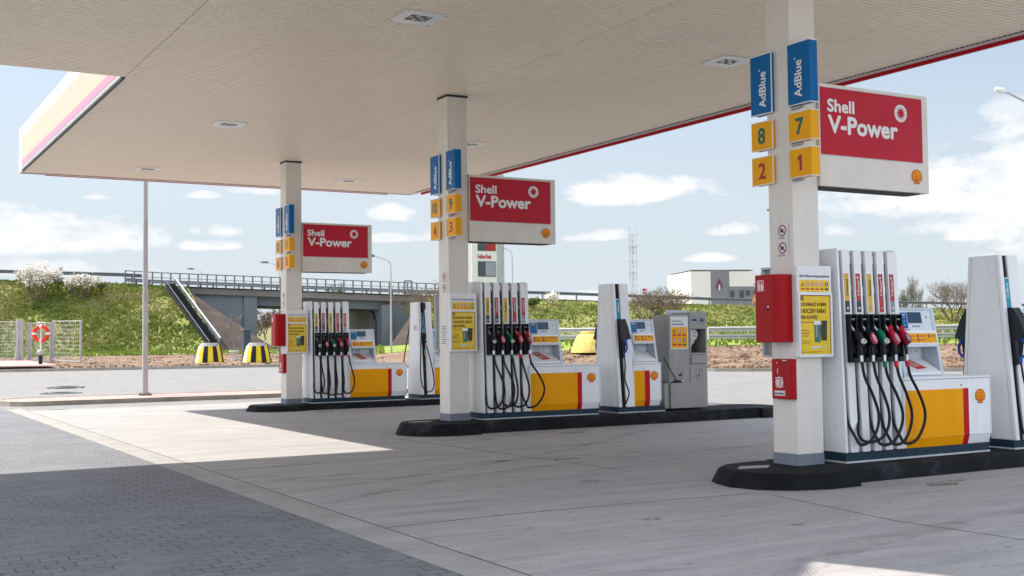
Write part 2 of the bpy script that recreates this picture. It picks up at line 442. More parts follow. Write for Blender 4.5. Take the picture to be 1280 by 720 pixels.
# ------------------------------------------------------------------ view-aligned measure of the landscape (lateral L, depth D from the camera's ground point)
SY, CY = math.sin(YAW), math.cos(YAW)
def W(L, D, z=0): return Vector((CAM.x+D*SY+L*CY, CAM.y+D*CY-L*SY, z))
def lat(px, D): return (px-640)/F*D
def hz(px): return 431.3-.01132*px
def zat(px, y, D): return 1.717+(hz(px)-y)/F*D
def lerp(a, b, t): return a+(b-a)*t
def interp(tab, x):
    if x <= tab[0][0]: return tab[0][1]
    for (a, p), (b, q) in zip(tab, tab[1:]):
        if x <= b: return p+(q-p)*(x-a)/(b-a)
    return tab[-1][1]
def sm(a, b, x):
    t = max(0, min(1, (x-a)/(b-a))); return t*t*(3-2*t)
KD = [(-500, 57), (0, 60), (345, 63), (600, 58), (800, 54), (890, 52), (1190, 49.6), (1900, 46)]
def kerbD(px): return interp(KD, px)
def gz(px, D):
    zl = max(0, .0165*(D-40))
    dk = kerbD(px); zr = max(0, .0165*(min(D, dk)-40))
    if D > dk: zr += 1.08*sm(0, 11, D-dk)*1.0+.002*(D-dk)
    return lerp(zl, zr, sm(430, 620, px))
def tz(L, D): return gz(640+L/D*F, D)

# ------------------------------------------------------------------ the ground
def sheet(name, pts_a, pts_b, nrow, mat, zf, n_amp=0, n_scale=.3, kind='structure', smooth=True):
    """a sheet between two rows of (L, D) points"""
    mb = MB(mat); vs = []; n = len(pts_a)
    for j in range(nrow+1):
        t = j/nrow
        for (la, da), (lb, db) in zip(pts_a, pts_b):
            L, D = lerp(la, lb, t), lerp(da, db, t)
            z = zf(L, D, t)
            p = W(L, D, z)
            if n_amp:
                edge = min(1, 8*t, 8*(1-t)) if nrow > 3 else 1
                p.z += n_amp*edge*(noise.noise(Vector((p.x*n_scale, p.y*n_scale, 0)))+.5*noise.noise(Vector((p.x*n_scale*3, p.y*n_scale*3, 4))))
            vs.append(tuple(p))
    fs = [(j*n+i, j*n+i+1, (j+1)*n+i+1, (j+1)*n+i) for j in range(nrow) for i in range(n-1)]
    mb.add(vs, fs, smooth=smooth)
    return tag(mb.build(name), kind=kind)

# one base sheet to the horizon, just under everything
mb = MB('dry_field')
cs = [-2600, -900, -400, -200, -120, -70, -40, -20, 0, 20, 40, 70, 120, 200, 400, 900, 2600]
ds = [-200, -60, -20, 0, 20, 36, 44, 50, 56, 62, 70, 80, 95, 120, 160, 260, 600, 1500, 4500]
vs = [tuple(W(L, D, (tz(L, D) if D > 10 else 0)-.06-(.40 if 30 < D < 90 else 0))) for D in ds for L in cs]
n = len(cs)
mb.add(vs, [(j*n+i, j*n+i+1, (j+1)*n+i+1, (j+1)*n+i) for j in range(len(ds)-1) for i in range(n-1)])
tag(mb.build('ground'), kind='structure')

# forecourt concrete with expansion joints
mb = MB('forecourt_concrete')
mb.box(-5.72, 9.6, -30, 22.14, -.05, 0)
tag(mb.build('forecourt'), kind='structure')
mb = MB('channel_black')
for x0, y0, x1, y1 in ((-5.7, -.63, -4.4, -.56), (-4.4, -.56, -2.9, -.60), (-2.9, -.60, -1.35, -.72), (-1.5, -30, -1.53, -4.2), (-1.53, -4.2, -1.6, -2.9), (-1.6, -2.9, -1.3, -.95), (-1.6, 8.9, -1.2, 2.0)):
    d = Vector((x1-x0, y1-y0, 0)).normalized(); nn_ = Vector((d.y, -d.x, 0))*.0042
    mb.prism([(x0-nn_.x, y0-nn_.y), (x0+nn_.x, y0+nn_.y), (x1+nn_.x, y1+nn_.y), (x1-nn_.x, y1-nn_.y)][::-1], 0, .0018)
tag(mb.build('expansion_joints'), kind='structure')
# tyre tracks: thin films of rubber on the concrete
mb = MB('tyre_mark')
def spline(pts, n=8):
    pts = [Vector(p) for p in pts]; out = []
    P = [pts[0]*2-pts[1]]+pts+[pts[-1]*2-pts[-2]]
    for i in range(1, len(P)-2):
        for k in range(n):
            t = k/n; a, b, c, d = P[i-1], P[i], P[i+1], P[i+2]
            out.append(.5*((2*b)+(-a+c)*t+(2*a-5*b+4*c-d)*t*t+(-a+3*b-3*c+d)*t**3))
    out.append(pts[-1]); return out
def track(pts, w, lanes, z=.0025, seg=.10):
    pts = spline([(x, y, 0) for x, y in pts], 24)
    for o in lanes:
        for a, b in zip(pts, pts[1:]):
            d = (b-a).normalized(); n_ = Vector((d.y, -d.x, 0)); c0, c1 = a+n_*o, b+n_*o
            mb.add([tuple(c0-n_*w+Vector((0, 0, z))), tuple(c0+n_*w+Vector((0, 0, z))), tuple(c1+n_*w+Vector((0, 0, z))), tuple(c1-n_*w+Vector((0, 0, z)))], [(0, 1, 2, 3)])
track([(-5.6, -5.6), (-4.12, -4.27), (-2.73, -3.66), (-1.44, -3.43), (-.18, -3.23), (3.5, -3.0)], .035, (-.13, -.055, .02, .095))
track([(-5.6, 1.2), (-3.0, 2.6), (1, 3.4), (8, 3.6)], .10, (0,), .0021)
track([(-5.6, 5.0), (-2.0, 5.4), (4, 5.2), (10, 5.6)], .09, (0, 1.5), .0022)
track([(-5.4, 2.4), (-3.2, 3.2), (0, 5.0), (3, 7.2)], .07, (0,), .0023)
for ox, oy, orr in ((.9, -1.35, .16), (1.3, -1.22, .07), (2.2, -1.6, .10), (1.6, 7.5, .18), (.6, 7.8, .08), (-.3, 7.2, .12), (2.6, 7.9, .06), (-3.4, -1.6, .09), (-2.5, -2.6, .05), (.3, 16.6, .2), (-2.2, 1.2, .12), (-1.0, 3.6, .16)):
    n_ = 18; mb.add([(ox+orr*(1+.35*noise.noise(Vector((ox*3+math.cos(k/n_*6.283), oy+math.sin(k/n_*6.283), 1))))*math.cos(k/n_*6.283)*1.5, oy+orr*(1+.35*noise.noise(Vector((ox+math.cos(k/n_*6.283), oy*3+math.sin(k/n_*6.283), 5))))*math.sin(k/n_*6.283), .0026) for k in range(n_)], [tuple(range(n_))], mat='oil_stain')
tag(mb.build('tyre_marks'), kind='structure')
# block paving to the left
mb = MB('grey_pavers'); mb.box(-60, -6.14, -40, 26.0, -.05, 0); tag(mb.build('block_paving'), kind='structure')
# drainage strip of two rows of slabs, running along Y then turning along X
mb = MB('drain_strip')
y = -30
while y < 22.1:
    mb.box(-6.13, -5.925, y, y+.994, -.05, .004); mb.box(-5.92, -5.735, y+.4, y+1.394, -.05, .002); y += 1.0
x = -5.7
while x < 9.5:
    mb.box(x, x+.994, 22.141, 22.40, -.05, .004); x += 1.0
tag(mb.build('drainage_strip'), kind='structure')
mb = MB('channel_black'); mb.box(-5.735, -5.722, -30, 22.14, -.04, .003); mb.box(-5.2, -4.75, 22.2, 22.28, .004, .007)
tag(mb.build('drain_slot'), kind='structure')
mb = MB('road_pavers'); mb.box(9.605, 70, -30, 22.6, -.05, -.004); tag(mb.build('side_road'), kind='structure')
# road round the back, rising a little with distance
pxs = list(range(-700, 2200, 50))
def near_pt(px):
    # where this bearing leaves the forecourt / paving rectangle (Y = 22.36 or x limit)
    s = (px-640)/F
    D = (22.36-CAM.y)/(CY-s*SY)
    return (s*D, D)
def road_z(L, D, t):
    return max(tz(L, D), 0)*sm(0, .85, t)-.001
pa = []; pb = []
for px in pxs:
    L, D = near_pt(px)
    if D < 0 or D > 60: D = 59; L = lat(px, D)
    pa.append((L, min(D, kerbD(px)-.5))); pa[-1] = (lat(px, pa[-1][1]), pa[-1][1])
    kd = kerbD(px)+.05; pb.append((lat(px, kd), kd))
sheet('road', pa, pb, 16, 'road_pavers', road_z)
# far kerb
mb = MB('kerb_stone')
ks = [p for p in range(-500, 1900, 24)]
for a, b in zip(ks, ks[1:]):
    q = []
    for px in (a, b):
        d = kerbD(px)
        for dd in (0, .16):
            q.append(W(lat(px, d+dd), d+dd, gz(px, d)))
    g = .02
    p0, p1, p2, p3 = q[0], q[2], q[3], q[1]
    dirv = (p1-p0)*.004
    mb.hexa([tuple(p0+dirv-Vector((0, 0, .1))), tuple(p1-Vector((0, 0, .1))), tuple(p2-Vector((0, 0, .1))), tuple(p3+dirv-Vector((0, 0, .1))),
             tuple(p0+dirv+Vector((0, 0, .15))), tuple(p1+Vector((0, 0, .15))), tuple(p2+Vector((0, 0, .15))), tuple(p3+dirv+Vector((0, 0, .15)))])
tag(mb.build('far_kerb'), kind='structure')

# crest of the embankment and its foot
def crest(px):
    D = interp([(-400, 98), (200, 104), (545, 110), (700, 118), (900, 126), (1170, 135), (1700, 150)], px)
    y = interp([(-400, 341), (0, 351), (150, 355), (200, 358), (545, 371), (700, 375), (820, 379), (900, 382), (1170, 386), (1300, 389), (1700, 402)], px)
    return D, zat(px, y, D)
def soilD(px): return interp([(-500, 80), (0, 82), (330, 84), (430, 80), (600, 64), (800, 61), (1190, 58), (1900, 54)], px)
def footD(px): return interp([(-500, 90), (250, 93), (545, 98), (700, 102), (1200, 108), (1900, 112)], px)
grid = list(range(-520, 1901, 10))
def soil_z(L, D, t): return tz(L, D)+.13*sm(0, .1, t)+.05
sheet('bare_soil', [(lat(p, kerbD(p)+.15), kerbD(p)+.15) for p in grid], [(lat(p, soilD(p)), soilD(p)) for p in grid], 22, 'soil', soil_z, .10, .9)
sheet('verge', [(lat(p, soilD(p)-.4), soilD(p)-.4) for p in grid], [(lat(p, footD(p)+2), footD(p)+2) for p in grid], 10, 'bright_grass', lambda L, D, t: tz(L, D)+.2, .12, .4)
def fpx(p): return p+34*sm(110, 236, p) if p < 300 else p
def slope(name, pa, pb, mat='grass_slope', amp=.35):
    px = []
    x = pa
    while x <= pb: px.append(x); x += 3.5
    A = [(lat(fpx(p), footD(p)-(5 if 150 < p < 300 else 0)*sm(150, 236, p)), footD(p)-(5 if 150 < p < 300 else 0)*sm(150, 236, p)) for p in px]; B = [(lat(p, crest(p)[0]), crest(p)[0]) for p in px]
    def zf(L, D, t):
        p = 640+L/D*F
        z0 = gz(p, footD(p))+.15; z1 = crest(p)[1]
        return lerp(z0, z1, min(1, t*1.0)) + .25*math.sin(math.pi*t)
    return sheet(name, A, B, 26, mat, zf, amp, .25)
slope('embankment', -500, 236, amp=.14)
slope('embankment', 534, 1900, amp=.14)
# road bed on the crest, running away behind it
sheet('overpass_road', [(lat(p, crest(p)[0]-.2), crest(p)[0]-.2) for p in grid], [(lat(p, crest(p)[0])+3, crest(p)[0]+16) for p in grid], 2, 'asphalt_pale',
      lambda L, D, t: crest(640+L/D*F)[1]*1.0+.05 if t < .4 else crest(640+L/(D)*F)[1]+.05)

# grass tufts on slopes, clods on the soil
def on_slope(px, t):
    A, B = footD(px)-(5 if 150 < px < 300 else 0)*sm(150, 236, px), crest(px)[0]; D = lerp(A, B, t); L = lerp(lat(fpx(px), A), lat(px, B), t)
    z = lerp(gz(px, A)+.15, crest(px)[1], t)+.25*math.sin(math.pi*t)
    return L, D, z
mb = MB('grass_tuft'); rnd = random.Random(3)
for i in range(26000):
    px = rnd.uniform(-60, 232) if i % 5 < 2 else rnd.uniform(540, 1330)
    t = rnd.random()
    L, D, z = on_slope(px, t); p = W(L, D, z); p.z += .1
    nval = noise.noise(Vector((p.x*.15, p.y*.15, 2)))
    if nval < -.1 and rnd.random() < .6: continue
    h = rnd.uniform(.05, .15)*(1+.6*nval)
    for k in range(3):
        a = rnd.uniform(0, 6.28); w = rnd.uniform(.05, .14); dx, dy = math.cos(a)*w, math.sin(a)*w
        lx, ly = rnd.uniform(-.15, .15), rnd.uniform(-.15, .15)
        mb.add([(p.x-dx, p.y-dy, p.z-.12), (p.x+dx, p.y+dy, p.z-.12), (p.x+lx, p.y+ly, p.z+h)], [(0, 1, 2)])
for i in range(9000):
    px = rnd.uniform(-60, 480) if i % 3 == 0 else rnd.uniform(560, 1330)
    D = rnd.uniform(soilD(px)-1.2, footD(px)); p = W(lat(px, D), D, gz(px, D)+.2)
    h = rnd.uniform(.08, .24)
    for k in range(3):
        a = rnd.uniform(0, 6.28); w = rnd.uniform(.04, .1); dx, dy = math.cos(a)*w, math.sin(a)*w
        mb.add([(p.x-dx, p.y-dy, p.z-.1), (p.x+dx, p.y+dy, p.z-.1), (p.x+rnd.uniform(-.1, .1), p.y+rnd.uniform(-.1, .1), p.z+h)], [(0, 1, 2)], mat='bright_grass')
tag(mb.build('grass'), 'mottled green and dry yellow grass covering the embankment slopes', 'grass', kind='stuff')
mb = MB('soil')
for i in range(6500):
    px = rnd.uniform(-60, 480) if i % 4 == 0 else rnd.uniform(560, 1330)
    D = lerp(kerbD(px)+.4, soilD(px)-.3, rnd.random()**1.2); p = W(lat(px, D), D, gz(px, D)+.16)
    r = rnd.uniform(.03, .1)*(1.5 if rnd.random() < .08 else 1)
    a = rnd.uniform(0, 6)
    q = [(p.x+r*math.cos(a+k*1.57)*rnd.uniform(.7, 1.2), p.y+r*math.sin(a+k*1.57)*rnd.uniform(.7, 1.2), p.z-.05) for k in range(4)]
    q2 = [(lerp(x, p.x, .4), lerp(y_, p.y, .4), p.z+r*rnd.uniform(.4, .8)) for x, y_, z_ in q]
    mb.hexa(q+q2)
tag(mb.build('soil_clods'), 'brown clods and stones scattered on the bare soil beyond the kerb', 'soil', kind='stuff')

# traffic island with pink paving in front of the left columns
mb = MB('kerb_stone'); ox = -5.75
x = ox
edge = [(-5.2, 24.55)]
for i in range(16):
    mb.box(ox+.55+i*.95, ox+.55+i*.95+.944, 24.55, 24.72, -.05, .13)
# rounded nose
for k in range(4):
    a0, a1 = R(90+k*22.5+90), R(90+(k+1)*22.5+90)
cpx, cpy, rr = ox+.55, 26.0, 1.45
prev = None
for k in range(9):
    a = R(270-k*22.5); p = (cpx+rr*.6*math.cos(a), cpy+rr*math.sin(a)); q = (cpx+(rr*.6-.15)*math.cos(a), cpy+(rr-.17)*math.sin(a))
    if prev: mb.prism([prev[0], prev[1], q, p], -.05, .13)
    prev = (p, q)
mb.box(ox+.55, 9.9, 27.28, 27.45, -.05, .13); mb.box(9.75, 9.9, 24.72, 27.28, -.05, .13)
t1 = tag(mb.build('island_kerb'), kind='structure')
mb = MB('pink_pavers'); mb.box(cpx, 9.75, 24.72, 27.28, -.05, .115)
pts = [(cpx, 24.75)]+[(cpx+(rr*.6-.16)*math.cos(R(270-k*22.5)), cpy+(rr-.2)*math.sin(R(270-k*22.5))) for k in range(9)]+[(cpx, 27.25)]
mb.prism(pts, -.05, .113)
tag(mb.build('pink_pavement'), kind='structure')
# pink pavement patch inside the far-left gate
mb = MB('pink_pavers')
for a, b in ((-60, 68),):
    q = []
    for px, dd in ((-90, .17), (72, .17), (38, 9), (-90, 10)):
        d = kerbD(px)+dd; q.append(tuple(W(lat(px, d), d, gz(px, d)+.25)))
    q2 = [(x, y_, z+.06) for x, y_, z in q]; mb.hexa(q+q2)
tag(mb.build('pavement'), kind='structure')

# two manhole covers in the road, each in a ring of setts
for i, (px, y) in enumerate(((82, 481), (76, 490.5))):
    D = 1.717*F/(y-hz(px)); D = D if D < 40 else 1.717*F/(y-hz(px))
    z = gz(px, D); D = (1.717-z)*F/(y-hz(px)); z = gz(px, D)
    p = W(lat(px, D), D, z+.012)
    mb = MB('rail_grey'); mb.lathe([(.02, -.02), (.42, -.02), (.42, .012), (.01, .012)], p, 28)
    for k in range(-3, 4): mb.box(p.x-.3, p.x+.3, p.y+k*.09-.018, p.y+k*.09+.018, p.z+.012, p.z+.018, 'dark_steel')
    for k in range(22):
        a = 6.2832*k/22
        mb.box(p.x+.62*math.cos(a)-.07, p.x+.62*math.cos(a)+.07, p.y+.62*math.sin(a)-.07, p.y+.62*math.sin(a)+.07, p.z-.02, p.z+.008, 'concrete_ring')
    tag(mb.build('manhole_cover', origin=p), ('round cast cover in the road, the farther of two from the canopy' if i == 0 else 'round cast cover in the road, the nearer of two to the kerbed pink island'), 'manhole cover', 'manhole covers in the road')

# ------------------------------------------------------------------ canopy
HC = 6.33
POLY = [(5.68, 23.12), (-5.80, 23.12), (-5.80, 10.15), (-13.4, 10.15), (-13.4, -4.14), (-7.45, .64), (-5.55, -3.6), (5.68, -3.6)]  # unseen near edge and notch shaped for bounce light and the sunlit patch
canopy = thing('canopy', 'large flat station canopy with ribbed beige soffit over the fuel pumps', 'canopy', (0, 0, 0))
mb = MB('soffit_groove')
mb.prism([(x*.9985, y*.9985) for x, y in POLY], HC+.055, HC+.16, 'soffit_groove')
mb.prism([(x*.998, y*.998) for x, y in POLY], HC+.162, 7.44, 'fascia_white')
mb.build('roof_slab', canopy)
def spans(y):
    xs = []
    for (x0, y0), (x1, y1) in zip(POLY, POLY[1:]+POLY[:1]):
        if (y0 > y) != (y1 > y): xs.append(x0+(x1-x0)*(y-y0)/(y1-y0))
    xs.sort(); return list(zip(xs[::2], xs[1::2]))
mb = MB('soffit_panel'); y = -4.1
while y < 23.0:
    for x0, x1 in spans(y+.04):
        cuts = [c for c in (-5.8, -.1) if x0 < c-.1 and c+.1 < x1]
        xs = [x0+.02]+cuts+[x1-.02]
        for a, b in zip(xs, xs[1:]):
            a_, b_ = (a+.008 if a in cuts else a), (b-.008 if b in cuts else b)
            mb.hexa([(a_, y+.006, HC), (b_, y+.006, HC), (b_, y+.068, HC), (a_, y+.068, HC), (a_, y, HC+.057), (b_, y, HC+.057), (b_, y+.074, HC+.057), (a_, y+.074, HC+.057)])
    y += .1
mb.build('soffit', canopy)
# fascia: white and cream bands with a pink foot, grey edge angle; red lip towards the forecourt
def fascia(x0, y0, x1, y1):
    a = Vector((x0, y0)); b = Vector((x1, y1)); d = (b-a).normalized(); nrm = Vector((d.y, -d.x))   # outward on the right of travel
    mb = MB('fascia_white')
    def band(z0, z1, o0, o1, mt, e=0):
        q = [a-d*e+nrm*o0, a-d*e+nrm*o1, b+d*e+nrm*o1, b+d*e+nrm*o0]
        mb.prism([(p.x, p.y) for p in reversed(q)], z0, z1, mt)
    band(7.20, 7.50, 0, .05, 'fascia_white'); band(6.60, 7.198, 0, .052, 'fascia_cream'); band(6.43, 6.598, 0, .054, 'fascia_pink')
    band(6.345, 6.428, 0, .05, 'galvanised'); band(6.30, 6.343, .0, .058, 'dark_steel')
    return mb.build('fascia', canopy)
fascia(-5.8, 22.6, -5.8, 10.2)
def lip(x0, y0, x1, y1, nx, ny):
    mb = MB('red_stripe')
    ax = abs(x1-x0) > abs(y1-y0)
    def bar(o0, o1, z0, z1, mt):
        if ax: mb.box(min(x0, x1), max(x0, x1), *sorted((y0+ny*o0, y0+ny*o1)), z0, z1, mt)
        else: mb.box(*sorted((x0+nx*o0, x0+nx*o1)), min(y0, y1), max(y0, y1), z0, z1, mt)
    bar(0, .05, 6.245 if not ax else 6.292, 7.2, 'red_stripe'); bar(.002, .052, 7.202, 7.5, 'fascia_white')
    bar(-.10, -.002, 6.306, 6.328, 'fascia_white')
    return mb.build('edge_stripe', canopy)
lip(5.68, -3.6, 5.68, 22.35, 1, 0); lip(-5.2, 23.12, 4.9, 23.12, 0, 1)
for q in ((4.9, 5.73, 23.12, 23.17, 6.32, 7.5), (5.68, 5.73, 22.35, 23.118, 6.32, 7.5), (-5.85, -5.2, 23.12, 23.17, 6.31, 7.5), (-5.85, -5.8, 22.6, 23.118, 6.32, 7.5)):
    mb = MB('fascia_white'); mb.box(*q); mb.build('corner_panel', canopy)
mb = MB('channel_black'); y = -3.5
while y < 22.5: mb.box(5.535, 5.555, y, y+.06, 6.318, 6.327); y += .1
tag(mb.build('closure_strip', canopy), kind='stuff')
LW = {(-2.93, 4.4): 'nearest the top of the photo', (2.8, 4.42): 'beside the near column on its left', (-2.93, 13.7): 'left of the middle column head',
      (2.85, 13.7): 'just right of the middle column', (-2.95, 20.95): 'above the tall lamp pole', (2.7, 20.9): 'above the far red board'}
for (x, y), w in LW.items():
    t = thing('canopy_light', 'square flush soffit light '+w, 'light', (x, y, HC), 'flush lights in the canopy soffit')
    mb = MB('white_gloss')
    for a, b, c, d in ((-.33, .33, -.33, -.15), (-.33, .33, .15, .33), (-.33, -.17, -.15, .15), (.17, .33, -.15, .15)): mb.box(x+a, x+b, y+c, y+d, HC-.014, HC-.002)
    for a in (-.29, .29):
        for b in (-.29, .29): mb.box(x+a-.012, x+a+.012, y+b-.012, y+b+.012, HC-.017, HC-.0145, 'dark_steel')
    mb.build('frame', t)
    mb = MB('inside_grey'); mb.box(x-.168, x+.168, y-.148, y+.148, HC-.006, HC+.01)
    for i in range(4):
        for j in range(3):
            mb.box(x-.15+i*.078, x-.15+i*.078+.062, y-.13+j*.09, y-.13+j*.09+.07, HC-.012, HC-.0065, 'steel' if (i+j) % 2 else 'rail_grey')
    mb.build('lamp_array', t)

# ------------------------------------------------------------------ islands, columns, signs
SP = 9.084
ISL = [(0, .18, 9.2, 'near'), (SP, .215, 6.9, 'middle'), (2*SP, .145, 9.0, 'far')]
which_col = ['the near column on the right', 'the middle column', 'the far column on the left']
isl_lbl = ['long black concrete pump island under the near column, cut by the right edge',
           'black concrete pump island under the middle column, grey service unit at its end',
           'black concrete pump island under the far left column']
for i, (yc, h, xe, nm) in enumerate(ISL):
    t = thing('pump_island', isl_lbl[i], 'island', (0, yc, 0), 'black pump islands')
    def subdiv_prism(b, a, z0, z1):
        mb = MB('kerb_black'); n = len(a)
        top = a; rings = [(b, z0), ([(lerp(p[0], q[0], .75), lerp(p[1], q[1], .75)) for p, q in zip(b, a)], lerp(z0, z1, .88)), (a, z1)]
        vs = [(x, y, z) for r, z in rings for x, y in r]
        fs = [(k*n+j, k*n+(j+1) % n, (k+1)*n+(j+1) % n, (k+1)*n+j) for k in range(2) for j in range(n)]
        mb.add(vs, fs+[tuple(range(2*n, 3*n))])
        return mb
    body_b = [(0.0, yc-.74), (xe, yc-.74), (xe, yc+.64), (0, yc+.64)]; body_a = [(0, yc-.68), (xe-.02, yc-.68), (xe-.02, yc+.58), (0, yc+.58)]
    subdiv_prism(body_b, body_a, -.02, h).build('island_body', t, bevel=.015)
    def cap(s, x0):
        o = [(0, -.97), (0, .97), (-.50, 1.0), (-.95, .88), (-1.20, .62), (-1.32, .25), (-1.32, -.2), (-1.22, -.58), (-.95, -.84), (-.50, -.98)]
        oi = [(0, -.86), (0, .86), (-.46, .88), (-.86, .77), (-1.08, .52), (-1.18, .22), (-1.18, -.18), (-1.09, -.5), (-.86, -.74), (-.46, -.87)]
        if s > 0: o = [(-x*.75, y*.86) for x, y in reversed(o)]; oi = [(-x*.75, y*.86) for x, y in reversed(oi)]
        else: o = list(reversed(o)); oi = list(reversed(oi))
        if s < 0: o, oi = [[(x*.93, y*.62) if y > 0 else (x, y) for x, y in q] for q in (o, oi)]
        f = lambda p: [(x0+x, yc+y) for x, y in p]
        o, oi = f(o), f(oi)
        # counter-clockwise order
        def area(p): return sum(p[k][0]*p[(k+1) % len(p)][1]-p[(k+1) % len(p)][0]*p[k][1] for k in range(len(p)))
        if area(o) < 0: o.reverse(); oi.reverse()
        return subdiv_prism(o, oi, -.021, h-.003)
    cap(-1, .06).build('end_cap', t, bevel=.02)
    cap(1, xe-.02).build('end_cap', t, bevel=.02)
    mb = MB('concrete_pale'); mb.prism([(-.98, yc-.02), (-.62, yc-.13), (-.42, yc+.05), (-.80, yc+.15)], h-.0028, h+.003); mb.build('bare_patch', t)

cw = .208
for i, (yc, h, xe, nm) in enumerate(ISL):
    t = thing('canopy_column', ['square white canopy column nearest the camera, carrying two red cabinets', 'square white canopy column in the middle of the photo',
        'square white canopy column farthest left, carrying the small red cabinets'][i], 'column', (0, yc, h), 'white columns carrying the canopy')
    mb = MB('white_column'); mb.box(-cw, cw, yc-cw, yc+cw, h+.13, HC+.03); mb.build('shaft', t, bevel=.008)
    mb = MB('column_base_grey'); mb.box(-cw-.004, cw+.004, yc-cw-.004, yc+cw+.004, h-.004, h+.13); mb.build('base_band', t, bevel=.004)
    mb = MB('dark_steel')
    e = .30; k = .006
    for a, b, c, d in ((-e, e, -e, -cw-.001), (-e, e, cw+.001, e), (-e, -cw-.001, -cw, cw), (cw+.001, e, -cw, cw)):
        mb.box(a, b, yc+c, yc+d, HC-.008, HC-.002, 'soffit_panel')
    for a, b, c, d in ((-cw-.012, cw+.012, -cw-.014, -cw-.002), (-cw-.014, -cw-.002, -cw-.002, cw)): mb.box(a, b, yc+c, yc+d, HC-.05, HC-.009, 'dark_steel')
    mb.build('collar', t)

    # big red board
    t = thing('fuel_brand_board', 'red fuel board with white lettering on '+['the near column, the largest', 'the middle column', 'the far column, the smallest'][i],
              'sign', (cw, yc, 3.9), 'red fuel boards on the columns')
    dz = h-.18
    z0, z1, x0, x1 = 3.535+dz, 4.795+dz, cw+.004, 2.124
    mb = MB('white_column'); mb.box(x0, x1, yc-.25, yc+.11, z0, z1, 'white_column')
    mb.box(x0+.02, x1-.12, yc-.20, yc+.06, z0-.012, z0-.001, 'inside_grey')
    mb.build('casing', t, bevel=.012)
    mb = MB('red_sign'); mb.M = FRONT(0, yc-.251, dz)
    plate(mb, .232, 3.922, 2.008, 4.748, -.001, .006)
    plate(mb, .226, 3.914, 2.014, 3.9215, -.001, .008, 'kerb_white'); plate(mb, .226, 4.7485, 2.014, 4.756, -.001, .004, 'kerb_white'); plate(mb, 2.0085, 3.9215, 2.014, 4.7485, -.001, .007, 'kerb_white')
    mb.build('red_panel', t)
    mb = MB('white_gloss'); mb.M = FRONT(0, yc-.251, dz)
    text(mb, 'Shell', .35, 4.458, .795, 4.607, .008, 'white_gloss', .045); text(mb, 'V-Power', .36, 4.198, 1.55, 4.405, .008, 'white_gloss', .05)
    mb.build('lettering', t)
    mb = MB('white_gloss'); mb.M = FRONT(0, yc-.251, dz)
    disc(mb, 1.62, 4.535, .112, .006, .010, 'white_gloss', 32)
    star = []
    for k in range(24):
        a = math.pi*2*k/24; rr = .098 if k % 2 else .046
        star.append((1.62+rr*math.cos(a+(.30 if k % 2 else 0)), 4.535+rr*math.sin(a+(.30 if k % 2 else 0))))
    mb.prism(star, .010, .0115, 'red_sign'); disc(mb, 1.62, 4.535, .050, .0101, .0118, 'red_sign')
    mb.build('round_emblem', t)
    mb = MB('text_red'); mb.M = FRONT(0, yc-.251, dz); pecten(mb, 1.895, 3.735, .19, .002); mb.build('shell_emblem', t)
    # lettering on the other face as well
    mb = MB('red_sign'); mb.M = frame((cw+1.92, yc+.111, dz), (-1, 0, 0), (0, 0, 1))
    plate(mb, .12, 3.922, 1.89, 4.748, -.001, .006); text(mb, 'Shell', .25, 4.445, .70, 4.615, .008, 'white_gloss', .038); text(mb, 'V-Power', .25, 4.185, 1.46, 4.425, .008, 'white_gloss', .045)
    mb.build('red_panel', t)

    # pump number plates and blue plates, two stacks
    nums = [('7', '1', '8', '2'), ('9', '3', '10', '4'), ('11', '5', '12', '6')][i]
    cname = ['near right', 'middle', 'far left'][i]
    def sign_box(near, z0, z1, body, mats, txt, label, cat, grp):
        t = thing('pump_number_sign' if cat == 'number sign' else 'additive_sign', label, cat, (-.25, yc, z0), grp)
        mb = MB(mats)
        if near: mb.box(-.250, -.118, yc-.578, yc-.212, z0, z1); fx0, fx1 = .212, .578
        else:
            mb.box(-.262, -.212, yc+.065, yc+.435, z0, z1); mb.box(-.2118, -.12, yc+.213, yc+.433, z0+.002, z1-.002); fx0, fx1 = -.435, -.065
        mb.build('box', t, bevel=.006)
        mb = MB('white_gloss'); e = .004
        a, b = (yc-.582, yc-.208) if near else (yc+.061, yc+.439); xf = -.250 if near else -.262
        mb.box(xf-.003, xf+.02, a, b, z1-.002, z1+.008); mb.box(xf-.003, xf+.02, a, b, z0-.008, z0+.002)
        if near: mb.box(xf-.003, xf+.012, b-.004, b+.004, z0-.008, z1+.008)
        if near: mb.box(-.23, -.114, a, a+.02, z1-.002, z1+.008); mb.box(-.23, -.114, a, a+.02, z0-.008, z0+.002)
        else: mb.box(xf-.003, xf+.012, a-.004, a+.004, z0-.008, z1+.008)
        mb.build('edge_trim', t)
        mb = MB(txt); mb.M = LEFT(xf, yc, 0)
        c = (fx0+fx1)/2
        if body == 'AdBlue':
            x = c-.01 if near else c+.03
            text(mb, 'AdBlue', x-.055, z0+.08, x+.062, z0+.515, .003, txt, .03, rot=1); text(mb, '®', x-.058, z0+.53, x-.03, z0+.56, .003, txt, .02, rot=1)
        else:
            w = .06 if len(body) == 1 and body != '1' else (.034 if body == '1' else .085)
            hh = z1-z0
            if body == '1': b0_, b1_ = z0+hh*.22, z0+hh*.78; mb.prism([(c-.012, b0_), (c+.026, b0_), (c+.026, b1_), (c-.004, b1_), (c-.040, b1_-.035), (c-.040, b1_-.072), (c-.012, b1_-.055)], 0, .003, txt)
            else: text(mb, body, c-w, z0+hh*.22, c+w, z0+hh*.78, .003, txt, .012 if body == '1' else .03)
        mb.build('lettering', t)
        if near:
            mb = MB('galvanised'); mb.box(-.20, -.15, yc-.36, yc-.209, z0-.035, z0-.009); mb.build('bracket', t)
        return t
    sd = ['camera side', 'far side']
